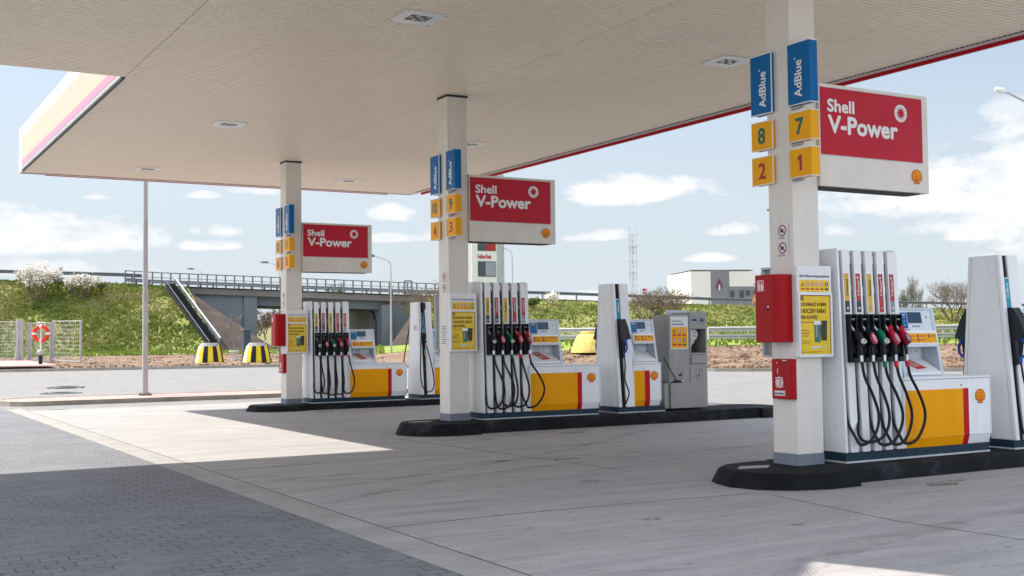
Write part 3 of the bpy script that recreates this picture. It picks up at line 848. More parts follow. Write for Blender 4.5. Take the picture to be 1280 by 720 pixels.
    sign_box(1, 4.47+dz, 5.20+dz, 'AdBlue', 'adblue_blue', 'white_gloss', 'blue upright AdBlue sign on the camera side of %s' % which_col[i], 'sign', 'blue AdBlue signs')
    sign_box(0, 4.45+dz, 5.18+dz, 'AdBlue', 'adblue_blue', 'white_gloss', 'blue upright AdBlue sign on the far side of %s' % which_col[i], 'sign', 'blue AdBlue signs')
    sign_box(1, 4.03+dz, 4.37+dz, nums[0], 'sign_yellow', 'number_green', 'yellow plate with green number %s on %s' % (nums[0], which_col[i]), 'number sign', 'yellow pump number plates')
    sign_box(1, 3.60+dz, 3.935+dz, nums[1], 'sign_yellow', 'number_red', 'yellow plate with red number %s on %s' % (nums[1], which_col[i]), 'number sign', 'yellow pump number plates')
    sign_box(0, 4.01+dz, 4.35+dz, nums[2], 'sign_yellow', 'number_green', 'yellow plate with green number %s on %s' % (nums[2], which_col[i]), 'number sign', 'yellow pump number plates')
    sign_box(0, 3.58+dz, 3.915+dz, nums[3], 'sign_yellow', 'number_red', 'yellow plate with red number %s on %s' % (nums[3], which_col[i]), 'number sign', 'yellow pump number plates')

    # poster case
    t = thing('poster_case', 'white poster case with yellow coffee mug poster on '+which_col[i], 'poster case', (0, yc-.25, 1.46+dz), 'poster cases on the columns')
    mb = MB('white_column')
    X0, X1, Z0, Z1 = -.215, .345, 1.46+dz, 2.56+dz
    mb.box(X0, X1, yc-.262, yc-.209, Z0, Z1, 'white_gloss'); mb.build('case', t, bevel=.012)
    mb = MB('white_gloss'); mb.M = FRONT(0, yc-.262, dz)
    for a, b, c, d in ((-.21, 2.205, .34, 2.235), (-.21, 1.465, .34, 1.495), (-.21, 1.495, -.182, 2.205), (.31, 1.495, .34, 2.205)): plate(mb, a, b, c, d, 0, .012)
    mb.build('frame', t)
    mb = MB('poster_yellow'); mb.M = FRONT(0, yc-.262, dz)
    plate(mb, -.18, 1.497, .308, 2.203, .001, .004)
    plate(mb, -.181, 1.496, -.172, 2.204, .004, .0055, 'text_brown'); plate(mb, .299, 1.496, .308, 2.204, .004, .0055, 'text_brown'); plate(mb, -.172, 2.192, .299, 2.204, .004, .0055, 'text_brown')
    disc(mb, -.145, 2.165, .026, .004, .0055, 'text_dark', 16); disc(mb, -.145, 2.165, .012, .0055, .007, 'label_yellow', 12)
    text(mb, 'ZDOBĄDŹ KUBEK', -.165, 2.065, .245, 2.125, .006, 'text_dark', .02); text(mb, 'I ROCZNY RABAT', -.165, 1.99, .24, 2.04, .006, 'text_dark', .02)
    text(mb, 'NA KAWĘ!', -.165, 1.905, .095, 1.965, .006, 'text_dark', .02)
    lines(mb, -.165, 1.87, .10, 1.89, 1, .006, 'text_brown'); lines(mb, -.165, 1.70, -.03, 1.80, 3, .006, 'text_brown', .3); lines(mb, -.165, 1.62, 0.0, 1.67, 2, .006, 'text_brown', .3)
    lines(mb, -.17, 1.515, .20, 1.535, 1, .006, 'text_brown', .4); lines(mb, -.01, 1.56, .15, 1.60, 1, .006, 'paper_white', .7)
    annulus(mb, .22, 1.58, .018, .026, .005, .0065, 'paper_white', 4)
    # printed mugs
    mb.prism([(.15, 1.66), (.24, 1.66), (.25, 1.90), (.14, 1.90)], .0042, .0062, 'mug_dark')
    mb.prism([(.045, 1.64), (.135, 1.64), (.145, 1.85), (.035, 1.85)], .0064, .008, 'mug_green')
    mb.prism([(.03, 1.85), (.15, 1.85), (.145, 1.895), (.035, 1.895)], .0064, .009, 'steel')
    mb.prism([(.06, 1.70), (.09, 1.70), (.09, 1.84), (.055, 1.84)], .008, .009, 'label_grey')
    mb.build('poster', t)
    mb = MB('label_yellow'); mb.M = FRONT(0, yc-.262, dz)
    plate(mb, -.178, 2.245, .303, 2.385, .001, .003, 'poster_yellow')
    for k, kd in enumerate(('tri', 'ban', 'ban', 'ban', 'ban', 'dot')):
        picto(mb, -.13+k*.077, 2.335, .025, .003, kd); plate(mb, -.155+k*.077, 2.268, -.105+k*.077, 2.288, .003, .0045, 'picto_red' if k < 5 else 'text_dark')
    text(mb, 'Dla Państwa bezpieczeństwa', -.175, 2.41, .305, 2.452, .002, 'text_blue', .02)
    mb.build('safety_panel', t)
    # the same case on the lane behind; its hollow grey end shows past the column
    t = thing('poster_case', 'hollow poster case on the far side of '+which_col[i], 'poster case', (0, yc+.22, 1.46+dz), 'poster cases facing the lane behind')
    mb = MB('kerb_white')
    for a, b, c, d in ((.209, .335, Z1-.03, Z1), (.209, .335, Z0, Z0+.03), (.305, .335, Z0+.03, Z1-.03)): mb.box(-.25, .345, yc+a, yc+b, c, d)
    mb.box(-.20, .345, yc+.2095, yc+.305, Z0+.03, Z1-.03, 'unit_grey')
    mb.build('case', t, bevel=.01)

# ---- red fire cabinets and notices
def cabinet(yc, dz, upper, label):
    t = thing('fire_cabinet', label, 'fire cabinet', (-.3, yc, 1.6+dz), 'red fire cabinets')
    if upper: x0, y0, y1, z0, z1 = -.46, -.17, .20, 1.645, 2.455
    else: x0, y0, y1, z0, z1 = -.285, -.215, .13, .965, 1.445
    mb = MB('red_cabinet')
    if upper: mb.prism([(x0, yc+y0+.05), (x0+.05, yc+y0), (-.209, yc+y0), (-.209, yc+y1), (x0, yc+y1)], z0+dz, z1+dz)
    else: mb.box(x0, -.209, yc+y0, yc+y1, z0+dz, z1+dz)
    mb.build('body', t, bevel=.006)
    mb = MB('red_cabinet'); mb.M = LEFT(x0, yc, dz)
    if upper: plate(mb, -y1+.006, z0+.008, -y0-.056, z1-.008, .0, .005)
    else: plate(mb, -y1+.006, z0+.008, -y0-.006, z1-.008, .0, .005)
    mb.build('door', t, bevel=.002)
    mb = MB('white_gloss'); mb.M = LEFT(x0-.005, yc, dz)
    if upper:
        plate(mb, -.155, 2.26, -.045, 2.39, 0, .002, 'white_gloss'); plate(mb, -.147, 2.268, -.053, 2.382, .002, .003, 'picto_red')
        mb.prism([(-.135, 2.275), (-.11, 2.275), (-.11, 2.34), (-.118, 2.355), (-.127, 2.355), (-.135, 2.34)], .003, .0042, 'white_gloss'); plate(mb, -.14, 2.36, -.105, 2.368, .003, .0042, 'white_gloss')
        mb.prism([(-.09, 2.275), (-.06, 2.275), (-.055, 2.31), (-.068, 2.34), (-.072, 2.37), (-.088, 2.345), (-.094, 2.31)], .003, .0042, 'white_gloss')
    else:
        annulus(mb, .005, 1.165, .058, .072, 0, .002, 'white_gloss', 4)
        plate(mb, -.05, 1.11, .06, 1.22, 0, .0015, 'picto_red')
        for a, b, c, d in ((-.055, 1.105, -.048, 1.225), (.058, 1.105, .065, 1.225), (-.048, 1.105, .058, 1.112), (-.048, 1.218, .058, 1.225)): plate(mb, a, b, c, d, .0015, .003)
        mb.prism([(-.03, 1.125), (-.005, 1.125), (0, 1.18), (-.02, 1.205), (-.035, 1.17)], .0015, .003, 'white_gloss'); plate(mb, .01, 1.125, .02, 1.2, .0015, .003); plate(mb, .03, 1.125, .045, 1.18, .0015, .003)
        mb.build('pictogram', t); mb = MB('paper_white'); mb.M = LEFT(x0-.005, yc, dz)
        plate(mb, -.085, 1.005, .10, 1.065, 0, .002, 'paper_white'); text(mb, 'KOC GAŚNICZY', -.078, 1.02, .093, 1.05, .0035, 'text_dark', .03)
        plate(mb, .06, 1.422, .13, 1.432, 0, .002, 'paper_white')
    mb.build('label', t)
    mb = MB('steel'); mb.M = LEFT(x0-.005, yc, dz)
    if upper: disc(mb, .04, 2.07, .012, 0, .014, 'steel', 12); plate(mb, .012, 2.02, .022, 2.10, 0, .010, 'dark_steel')
    else: disc(mb, -.02, 1.40, .008, 0, .01, 'steel', 10); plate(mb, -.018, 1.27, -.008, 1.33, 0, .010, 'steel')
    mb.build('latch', t)
cabinet(0, 0, True, 'large red fire extinguisher cabinet on the side of the near column')
cabinet(0, 0, False, 'small square red fire blanket box below the large cabinet on the near column')
cabinet(2*SP, -.035, True, 'red fire extinguisher cabinet on the side of the far left column')
cabinet(2*SP, -.035, False, 'small red fire blanket box low on the far left column')
def notice(yc, dz, y0, y1, z0, z1, kind, label):
    mb = MB('paper_white'); mb.M = LEFT(-cw, yc, dz)
    if kind == 'ban':
        plate(mb, y0, z0, y1, z1, .0005, .0025, 'white_column'); plate(mb, y1-.012, z0, y1-.008, z1, .0025, .0035, 'text_blue')
        c = (y0+y1)/2-.012; hh = (z1-z0)
        for k in (0, 1):
            cz = z1-hh*(.21+.5*k); r = hh*.165
            annulus(mb, c, cz, r*.80, r, .0025, .004, 'notice_purple', 24)
            mb.prism([(c-r*.6, cz+r*.45), (c-r*.5, cz+r*.62), (c+r*.6, cz-r*.45), (c+r*.5, cz-r*.62)], .0026, .0036, 'notice_purple')
            plate(mb, c-r*.45, cz-r*.3, c+r*.3, cz+r*.25, .0025, .0034, 'text_dark'); lines(mb, c-r, cz-hh*.245, c+r, cz-hh*.18, 2, .0025, 'text_blue')
    else:
        plate(mb, y0, z0, y1, z1, .0005, .0025); lines(mb, y0+.02, z0+.03, y1-.02, z1-.03, 9, .0026, 'text_dark', .3)
    o = mb.build('notice', origin=(-cw, yc+(-(y0+y1)/2), z0)); tag(o, label, 'notice', 'printed notices on the columns')
notice(0, 0, -.08, .145, 2.66, 3.08, 'ban', 'white notice with two prohibition rings above the red cabinet on the near column')
notice(SP, .03, -.08, .145, 2.55, 2.97, 'ban', 'white notice with two prohibition rings on the middle column')
notice(2*SP, -.03, -.08, .145, 2.6, 3.02, 'ban', 'white notice with two prohibition rings on the far left column')
notice(SP, 0, -.12, .13, 1.60, 2.02, 'text', 'white printed notice on the middle column beside the poster case')

# ------------------------------------------------------------------ fuel dispensers
class Side:
    """helper for one face of a dispenser: s=-1 faces the camera lane, +1 the lane behind; a(z) is the half depth"""
    def __init__(s, yc, dz, sg, a): s.yc, s.dz, s.s, s.a = yc, dz, sg, a
    def y(s, z, d): return s.yc+s.s*(s.a(z)+d)
    def box(s, mb, x0, x1, z0, z1, d0, d1, mat=None, sh=(0, 0)):
        p = []
        for z, e in ((z0, sh[0]), (z1, sh[1])):
            p += [(x0+e, s.y(z, d1), z+s.dz), (x1+e, s.y(z, d1), z+s.dz), (x1+e, s.y(z, d0), z+s.dz), (x0+e, s.y(z, d0), z+s.dz)]
        if s.s > 0: p = [p[k] for k in (1, 0, 3, 2, 5, 4, 7, 6)]
        mb.hexa(p, mat)
    def pt(s, x, z, d): return Vector((x, s.y(z, d), z+s.dz))
    def fr(s, z0, z1, x=0, d=0):
        """a decal frame lying on the leaning face between z0 and z1"""
        o = s.pt(x, z0, d); upv = (s.pt(x, z1, d)-o)
        return frame(o-upv.normalized()*z0*1.0+Vector((0, 0, 0)), (1 if s.s < 0 else -1, 0, 0), upv)
def spline(pts, n=8):
    pts = [Vector(p) for p in pts]; out = []
    P = [pts[0]*2-pts[1]]+pts+[pts[-1]*2-pts[-2]]
    for i in range(1, len(P)-2):
        for k in range(n):
            t = k/n; a, b, c, d = P[i-1], P[i], P[i+1], P[i+2]
            out.append(.5*((2*b)+(-a+c)*t+(2*a-5*b+4*c-d)*t*t+(-a+3*b-3*c+d)*t**3))
    out.append(pts[-1]); return out

def nozzle(t, sd, X, col, plate_mat, disc_top=False, ring=None, sleeve=None, scale=1):
    s, y0, dz = sd.s, lambda z, d: sd.y(z, d), sd.dz
    P = lambda x, z, d: (X+x, sd.y(z, d), z+dz)
    mb = MB('steel')
    mb.tube([P(-.035, 1.87, .035), P(-.030, 1.83, .06), P(-.015, 1.765, .10)], [.012, .012, .014], 8, 'steel')
    nz = mb.build('nozzle', t)
    tag(nz, '%s fuel nozzle' % {'nozzle_red': 'red', 'nozzle_green': 'green', 'black_plastic': 'black', 'nozzle_blue': 'blue'}[col])
    mb = MB(col)
    # body: rounded wedge from the spout down to the swivel
    prof = [(1.785, .075, .018, .020), (1.765, .10, .030, .040), (1.72, .135, .036, .052), (1.67, .165, .034, .055), (1.625, .19, .026, .042), (1.60, .20, .018, .02)]
    rings = []
    for z, d, hw, hh in prof:
        r = []
        for k in range(10):
            an = 2*math.pi*k/10
            # ring in the plane across the body axis (axis runs down and outwards)
            dx = hw*math.cos(an); q = hh*math.sin(an)
            r.append(P(dx, z+q*.72, d+q*.70))
        rings.append(r)
    vs = [p for r in rings for p in r]; nn = 10
    mb.add(vs, [(i*nn+j, i*nn+(j+1) % nn, (i+1)*nn+(j+1) % nn, (i+1)*nn+j) for i in range(len(prof)-1) for j in range(nn)], smooth=True)
    mb.add(rings[0], [tuple(reversed(range(nn)))]); mb.add(rings[-1], [tuple(range(nn))])
    mb.build('nozzle_body', nz)
    mb = MB('black_plastic')
    mb.tube([P(0, 1.66, .14), P(0, 1.58, .165), P(0, 1.475, .172)], [.024, .022, .019], 8)
    mb.tube([P(0, 1.70, .08), P(0, 1.61, .055), P(0, 1.50, .07), P(0, 1.46, .13)], .008, 6)
    mb.build('handle', nz)
    mb = MB(plate_mat)
    # oval label on the outer face of the body
    c = Vector(P(0, 1.685, .205)); upv = Vector((0, -s*.0+s*-.0, 0))
    ydir = (Vector(P(0, 1.74, .175))-Vector(P(0, 1.63, .235))).normalized()
    mb.M = frame(c, (1 if s < 0 else -1, 0, 0), ydir)
    if ring:
        disc(mb, .0, -.045, .032, -.02, .012, 'paper_white', 18); disc(mb, 0, -.045, .017, .012, .015, 'text_dark', 14); disc(mb, 0, -.045, .009, .015, .017, 'label_yellow', 10)
    else:
        disc(mb, 0, -.005, .034, -.03, .010, plate_mat, 18, ry=.072); lines(mb, -.022, -.05, .022, .035, 5, .0105, 'paper_white', .4)
    mb.build('nozzle_label', nz)
    if disc_top:
        mb = MB(disc_top); mb.M = frame(P(-.01, 1.80, .125), (1 if s < 0 else -1, 0, 0), (0, .3*s, 1)); disc(mb, 0, 0, .034, -.012, .012, disc_top, 18); mb.build('latch_knob', nz)
    mb = MB('steel'); mb.tube([P(0, 1.475, .172), P(0, 1.40, .172)], .022, 10)
    if sleeve: mb.tube([P(0, 1.40, .172), P(.004, 1.325, .17)], .024, 10, sleeve)
    mb.build('swivel', nz)
    return nz

def head_terminal(t, yc, dz, x0, x1, leaf, sgn=(-1,)):
    """leaning payment head on the cabinet, z 1.17 - 2.06"""
    a = lambda z: lerp(.36, .20, (z-1.17)/.89)
    mb = MB('silver_panel')
    for s in (-1, 1):
        sd = Side(yc, dz, s, a)
    sd = Side(yc, dz, -1, a)
    # core block, both faces leaning
    def core(X0, X1, z0, z1, d, mt, m=mb):
        p = []
        for z in (z0, z1): p += [(X0, yc-a(z)+d, z+dz), (X1, yc-a(z)+d, z+dz), (X1, yc+a(z)-d, z+dz), (X0, yc+a(z)-d, z+dz)]
        m.hexa(p, mt)
    core(x0+.05, x1-.05, 1.75, 2.035, .012, 'pale_blue_panel'); core(x0+.05, x1-.05, 1.18, 1.26, .012, 'pale_blue_panel')
    for s in (-1, 1):
        pass
    # recess back
    mb.box(x0+.05, x1-.05, yc-.05, yc+.05, 1.26+dz, 1.75+dz, 'pale_blue_panel')
    core(x0, x0+.052, 1.172, 2.06, 0, 'silver_panel'); core(x1-.052, x1, 1.172, 2.06, 0, 'silver_panel')
    core(x0+.052, x1-.052, 2.035, 2.06, 0, 'silver_panel'); core(x0+.052, x1-.052, 1.172, 1.20, 0, 'silver_panel')
    hd = mb.build('head', t, bevel=.005)
    for s in (-1, 1):
        sd = Side(yc, dz, s, a); w = x1-x0
        X = lambda f: x0+.055+(w-.11)*f
        mb = MB('white_panel')
        sd.box(mb, X(0), X(1), 1.60, 1.77, -.01, .035, 'white_panel'); sd.box(mb, X(0), X(1), 1.565, 1.60, -.01, .03, 'pale_blue_panel')
        sd.box(mb, X(.0), X(1), 1.21, 1.225, -.01, .015, 'white_panel')
        p = []
        # sloping shelf
        ys = lambda z, d: sd.y(z, d)
        shelf = [(X(.02), ys(1.22, .005), 1.225+dz), (X(.98), ys(1.22, .005), 1.225+dz), (X(.98), yc+s*.051, 1.40+dz), (X(.02), yc+s*.051, 1.40+dz)]
        sh2 = [(x, y, z+.02) for x, y, z in shelf]
        mb.hexa(shelf+sh2, 'white_panel')
        mb.build('shelf', hd)
        mb = MB('dark_display'); sd.box(mb, X(.30), X(.70), 1.865, 2.005, -.012, -.006, 'dark_display'); sd.box(mb, X(.34), X(.66), 1.885, 1.985, -.006, -.004, 'glass_pale' if False else 'dark_display'); mb.build('display', hd)
        mb = MB('cyan_label'); sd.box(mb, X(.02), X(.27), 1.80, 2.0, -.011, -.004, 'adblue_blue')
        for k in range(3):
            for j in range(2): sd.box(mb, X(.06+.10*j), X(.10+.10*j), 1.83+.05*k, 1.85+.05*k, -.004, -.002, 'light_cyan')
        sd.box(mb, X(.06), X(.22), 1.965, 1.98, -.004, -.002, 'paper_white')
        mb.build('sticker', hd)
        for q, mt_ in (((X(.40), X(.62), 1.815, 1.835, -.012, -.005), 'label_grey'), ((X(.84), X(.86), 1.93, 1.95, -.012, -.004), 'dark_steel'), ((X(.04), X(.24), 1.775, 1.785, -.008, .036), 'label_red')):
            mb = MB(mt_); sd.box(mb, *q, mt_); mb.build('nameplate', hd)
        mb = MB('sign_yellow'); sd.box(mb, X(.04), X(.97), 1.615, 1.735, .035, .038, 'sign_yellow')
        for k, (fx, fz) in enumerate(((.08, 1.70), (.08, 1.65), (.40, 1.70), (.40, 1.65), (.72, 1.70))):
            sd.box(mb, X(fx), X(fx+.05), fz-.018, fz+.018, .038, .040, 'notice_purple'); sd.box(mb, X(fx+.07), X(fx+.24), fz-.006, fz+.006, .038, .0395, 'text_brown')
        mb.build('sticker', hd)
        # keypad dots
        mb = MB('label_grey')
        for k in range(8):
            for j in range(5):
                if j == 2: continue
                x = X(.10+.09*j); z = 1.43+.016*k
                mb.box(x, x+.022, *sorted((yc+s*.0505, yc+s*.054)), z+dz, z+.008+dz)
        mb.build('keypad', hd); mb = MB('white_panel')
        mb.box(X(.72), X(.95), *sorted((yc+s*.0505, yc+s*.053)), 1.42+dz, 1.54+dz, 'white_panel'); mb.box(X(.80), X(.82), *sorted((yc+s*.053, yc+s*.058)), 1.50+dz, 1.515+dz, 'dark_steel')
        mb.build('card_reader', hd)
        if leaf and s < 0:
            mb = MB('picto_red')
            o = Vector((X(.40), lerp(ys(1.22, .005), yc+s*.051, .18), 1.225+.022+.18*.175+dz))
            xd = (Vector(sh2[1])-Vector(sh2[0])).normalized(); yd = (Vector(sh2[3])-Vector(sh2[0])).normalized()
            ydr = (yd*.9-xd*.45).normalized(); mm = frame(o, (xd*.95+yd*.12), ydr); mb.M = mm
            hh = .30
            plate(mb, 0, 0, .19, hh, .002, .005, 'picto_red'); lines(mb, .02, .05, .17, .15, 3, .0055, 'paper_white', .3)
            text(mb, 'FUEL SAVE', .02, .17, .17, .20, .0058, 'paper_white', .02); lines(mb, .02, .22, .15, .27, 1, .0055, 'paper_white', .5)
            tag(mb.build('leaflet', origin=o), leaf, 'leaflet')

def cabinet_low(t, yc, dz, x0, x1, ysp, rsp, z_top=1.17):
    mb = MB('white_panel'); A = .375
    mb.box(x0, x1, yc-A, yc+A, .415+dz, z_top+dz)
    mb.hexa([(x0, yc-A+.035, .30+dz), (x1, yc-A+.035, .30+dz), (x1, yc+A-.035, .30+dz), (x0, yc+A-.035, .30+dz),
             (x0, yc-A, .412+dz), (x1, yc-A, .412+dz), (x1, yc+A, .412+dz), (x0, yc+A, .412+dz)], 'white_panel')
    mb.box(x0-.004, x1+.006, yc-A-.006, yc+A+.006, z_top-.02+dz, z_top+.006+dz, 'white_panel')
    cb = mb.build('cabinet', t, bevel=.006)
    mb = MB('dark_steel'); mb.box(x0+.0, x1-.004, yc-A-.0015, yc+A+.0015, z_top-.085+dz+.06, z_top-.083+dz+.062); mb.box(x1-.022, x1-.019, yc-A-.001, yc+A+.001, .31+dz, z_top-.03+dz)
    mb.build('panel_gap', cb)
    for s in (-1, 1):
        mb = MB('orange_yellow'); y = yc+s*A
        def st(a, b, mt):
            mb.box(a, b, *sorted((y, y+s*.003)), .417+dz, 1.02+dz, mt)
            q = [(a, y-s*.035+s*.001, .302+dz), (b, y-s*.035+s*.001, .302+dz), (b, y-s*.030, .302+dz), (a, y-s*.030, .302+dz), (a, y+s*.003, .414+dz), (b, y+s*.003, .414+dz), (b, y-s*.01, .414+dz), (a, y-s*.01, .414+dz)]
            mb.hexa([(p[0], p[1]+s*.004, p[2]) if k in (0, 1) else p for k, p in enumerate(q)], mt)
        st(*ysp, 'orange_yellow'); st(*rsp, 'red_stripe')
        xl = rsp[0]
        mb.box(xl-.04, xl-.025, *sorted((y, y+s*.006)), 1.055+dz, 1.075+dz, 'dark_steel')
        mb.M = frame((0, y, dz), (1, 0, 0), (0, 0, 1)) if s < 0 else frame((2*x1-.36, y, dz), (-1, 0, 0), (0, 0, 1))
        pecten(mb, x1-.215 if x1-x0 > 1 else x1-.18, .905, .19, .002)
        mb.build('brand_stripe', cb)
    return cb
def plinth(t, yc, dz, x0, x1, a=.355):
    mb = MB('plinth_blue'); mb.box(x0, x1, yc-a, yc+a, .205+dz, .30+dz); mb.box(x0-.005, x1+.005, yc-a-.02, yc+a+.02, .182+dz, .203+dz, 'kerb_white')
    r = random.Random(int(x0*10))
    for k in range(int((x1-x0)*9)):
        x = x0+r.random()*(x1-x0-.04); mb.box(x, x+.012, yc-a-.002, yc-a, .225+dz+r.random()*.05, .235+dz+r.random()*.05, 'black_plastic')
    return mb.build('plinth', t)

def fuel_dispenser(i, yc, dz, label, loops):
    t = thing('fuel_dispenser', label, 'fuel pump', (1.7, yc, .18+dz), 'five-hose fuel dispensers')
    X0, X1 = .42, 1.415
    a = lambda z: lerp(.37, .28, (z-.3)/2.48)
    plinth(t, yc, dz, X0, 3.0)
    # tower body: end plates, core
    mb = MB('white_panel')
    def core(x0, x1, z0, z1, d, mt, m): 
        p = []
        for z in (z0, z1): p += [(x0, yc-a(z)+d, z+dz), (x1, yc-a(z)+d, z+dz), (x1, yc+a(z)-d, z+dz), (x0, yc+a(z)-d, z+dz)]
        m.hexa(p, mt)
    core(X0, X0+.035, .305, 2.78, 0, 'white_panel', mb)
    core(X1-.02, X1, .305, 2.78, 0, 'white_panel', mb)
    mb.build('end_panel', t, bevel=.008)
    mb = MB('channel_black'); core(X0+.037, X1-.022, .31, 2.765, .10, 'channel_black', mb); mb.build('core', t)
    for s in (-1, 1):
        sd0 = Side(yc, dz, s, a)
    mb = MB('label_grey')
    for zz in (.62, 1.20, 2.45):
        for yy in (-.2, .2): mb.tube([(X0-.002, yc+yy, zz+dz), (X0+.001, yc+yy, zz+dz)], .007, 8, 'rail_grey')
    mb.box(X0-.0012, X0-.0002, yc-.012, yc-.009, .31+dz, 2.77+dz, 'label_grey')
    mb.build('screw_row', t)
    fx = []
    x = X0+.035+.052
    widths = [.125, .125, .125, .125, .165]
    for w in widths: fx.append((x, x+w)); x += w+.070
    cols = [('black_plastic', 'nozzle_pink', False, True, None), ('black_plastic', 'nozzle_pink', 'black_plastic', False, None), ('nozzle_green', 'white', False, True, 'nozzle_green'),
            ('nozzle_red', 'nozzle_pink', 'nozzle_red', False, 'nozzle_red'), ('nozzle_red', 'notice_purple', 'nozzle_red', False, 'nozzle_red')]
    labs = [('label_yellow', 'label_dark', 'Diesel'), ('label_red', 'label_dark', 'V-Power'), ('label_yellow', 'label_yellow', 'FuelSave'), ('label_red', 'label_red', 'V-Power'), ('label_red', 'label_grey', 'V-Power')]
    for s in (-1, 1):
        sd = Side(yc, dz, s, a)
        for k, (u, v) in enumerate(fx):
            mb = MB('white_panel'); sd.box(mb, u, v, .305, 2.76, -.09, 0); mb.build('fin', t, bevel=.006)
            mb = MB('white_gloss')
            c0 = u+.012; c1 = u+.088
            la, lb, tx = labs[k]
            lo = 2.03 if la != lb else 2.03
            zc = 2.14 if la != lb else 2.0
            sd.box(mb, c0, c1, zc, 2.475, .0005, .003, la)
            if la != lb: sd.box(mb, c0, c1, 2.0, zc, .0005, .003, lb)
            sd.box(mb, c0-.003, c1+.003, 1.985, 2.0, .0005, .004, 'paper_white')
            if s < 0:
                mb.M = sd.fr(2.0, 2.47, 0, .003)
                text(mb, tx, c0+.022, 2.20, c0+.058, 2.40, .001, 'text_dark' if 'yellow' in la else 'paper_white', .03, rot=1)
                if 'red' in la: disc(mb, c0+.032, 2.425, .014, .001, .002, 'paper_white', 12)
                disc(mb, c0+.04, 2.05, .016, .001, .002, 'paper_white' if la != lb else 'label_grey', 12)
            mb.build('fuel_label', t)
            # black holster
            mb = MB('black_plastic'); h0, h1 = u-.004, u+.118
            sd.box(mb, h0, h1, 1.39, 1.975, .004, .016); sd.box(mb, h0, h0+.018, 1.39, 1.975, .016, .085); sd.box(mb, h1-.018, h1, 1.39, 1.975, .016, .085)
            sd.box(mb, h0+.018, h1-.018, 1.955, 1.975, .016, .07); sd.box(mb, h0+.018, h1-.018, 1.39, 1.45, .016, .095); sd.box(mb, h0+.018, h1-.018, 1.50, 1.58, .016, .05)
            sd.box(mb, h0+.03, h1-.03, 1.90, 1.925, .016, .075, 'rail_grey'); sd.box(mb, h0+.035, h1-.035, 1.83, 1.84, .016, .03, 'steel')
            mb.build('holster', t, bevel=.005)
            cc = cols[k]
            nz = nozzle(t, sd, u+.06, cc[0], cc[1] if cc[1] != 'white' else 'paper_white', cc[2], cc[3], cc[4])
            # hose: from the swivel, out and down in a loop, back up the channel on the left
            lp = loops[k]; Xs = u+.064
            rr = random.Random(i*10+k+(s > 0)*50)
            dx = lp[0]+rr.uniform(-.01, .01); bz = lp[1]+rr.uniform(-.02, .02)
            P = lambda x, z, d: (Xs+x, sd.y(z, d), z+dz)
            pts = spline([P(0, 1.40, .172), P(.03, 1.22, .178), P(dx*.62, 1.0, .185), P(dx, .78, .18), P(dx*.92, .60, .17), P(dx*.45, bz+.02, .15), P(lp[2]*.5, bz-.02, .12), P(lp[2], bz+.06, .07), P(-.098, bz+.30, -.025), P(-.098, 1.2, -.045), P(-.098, 2.0, -.045), P(-.098, 2.66, -.05)])
            mb = MB('black_rubber'); mb.tube(pts, .019, 8); ho = mb.build('hose', t)
            mb = MB('steel'); mb.tube([P(-.098, 2.60, -.05), P(-.098, 2.70, -.05)], .02, 8); mb.tube([P(-.098, 2.70, -.05), P(-.098, 2.75, -.035)], .013, 8)
            mb.build('hose_fitting', ho); mb = MB('steel'); mb.tube([P(-.105, 2.2+.1*rr.random(), -.03), P(-.105, 2.32, -.03)], .006, 5)
            mb.build('hose_clip', ho)
    cabinet_low(t, yc, dz, 1.42, 3.05, (1.44, 2.505), (2.507, 2.61))
    leaf = {0: 'red leaflet lying on the shelf of the near pump head', 1: 'red leaflet lying on the shelf of the middle pump head', 2: 'red leaflet lying on the shelf of the far left pump head'}[i]
    head_terminal(t, yc, dz, 1.46, 2.19, leaf)
    return t
loops = {0: [(.22, .42, -.06), (.22, .44, -.20), (.24, .39, -.10), (.22, .40, -.08), (.26, .42, -.08)],
         1: [(.20, .42, -.12), (.22, .40, -.10), (.10, .44, -.16), (.16, .42, -.14), (.30, .40, -.06)],
         2: [(.10, .46, -.12), (.08, .44, -.10), (.06, .42, -.14), (.05, .40, -.14), (.14, .42, -.10)]}
fuel_dispenser(0, 0, 0, 'large five-hose fuel pump right of the near column', loops[0])
fuel_dispenser(1, SP, .035, 'five-hose fuel pump right of the middle column', loops[1])
fuel_dispenser(2, 2*SP, -.035, 'five-hose fuel pump right of the far left column, smallest of the wide pumps', loops[2])

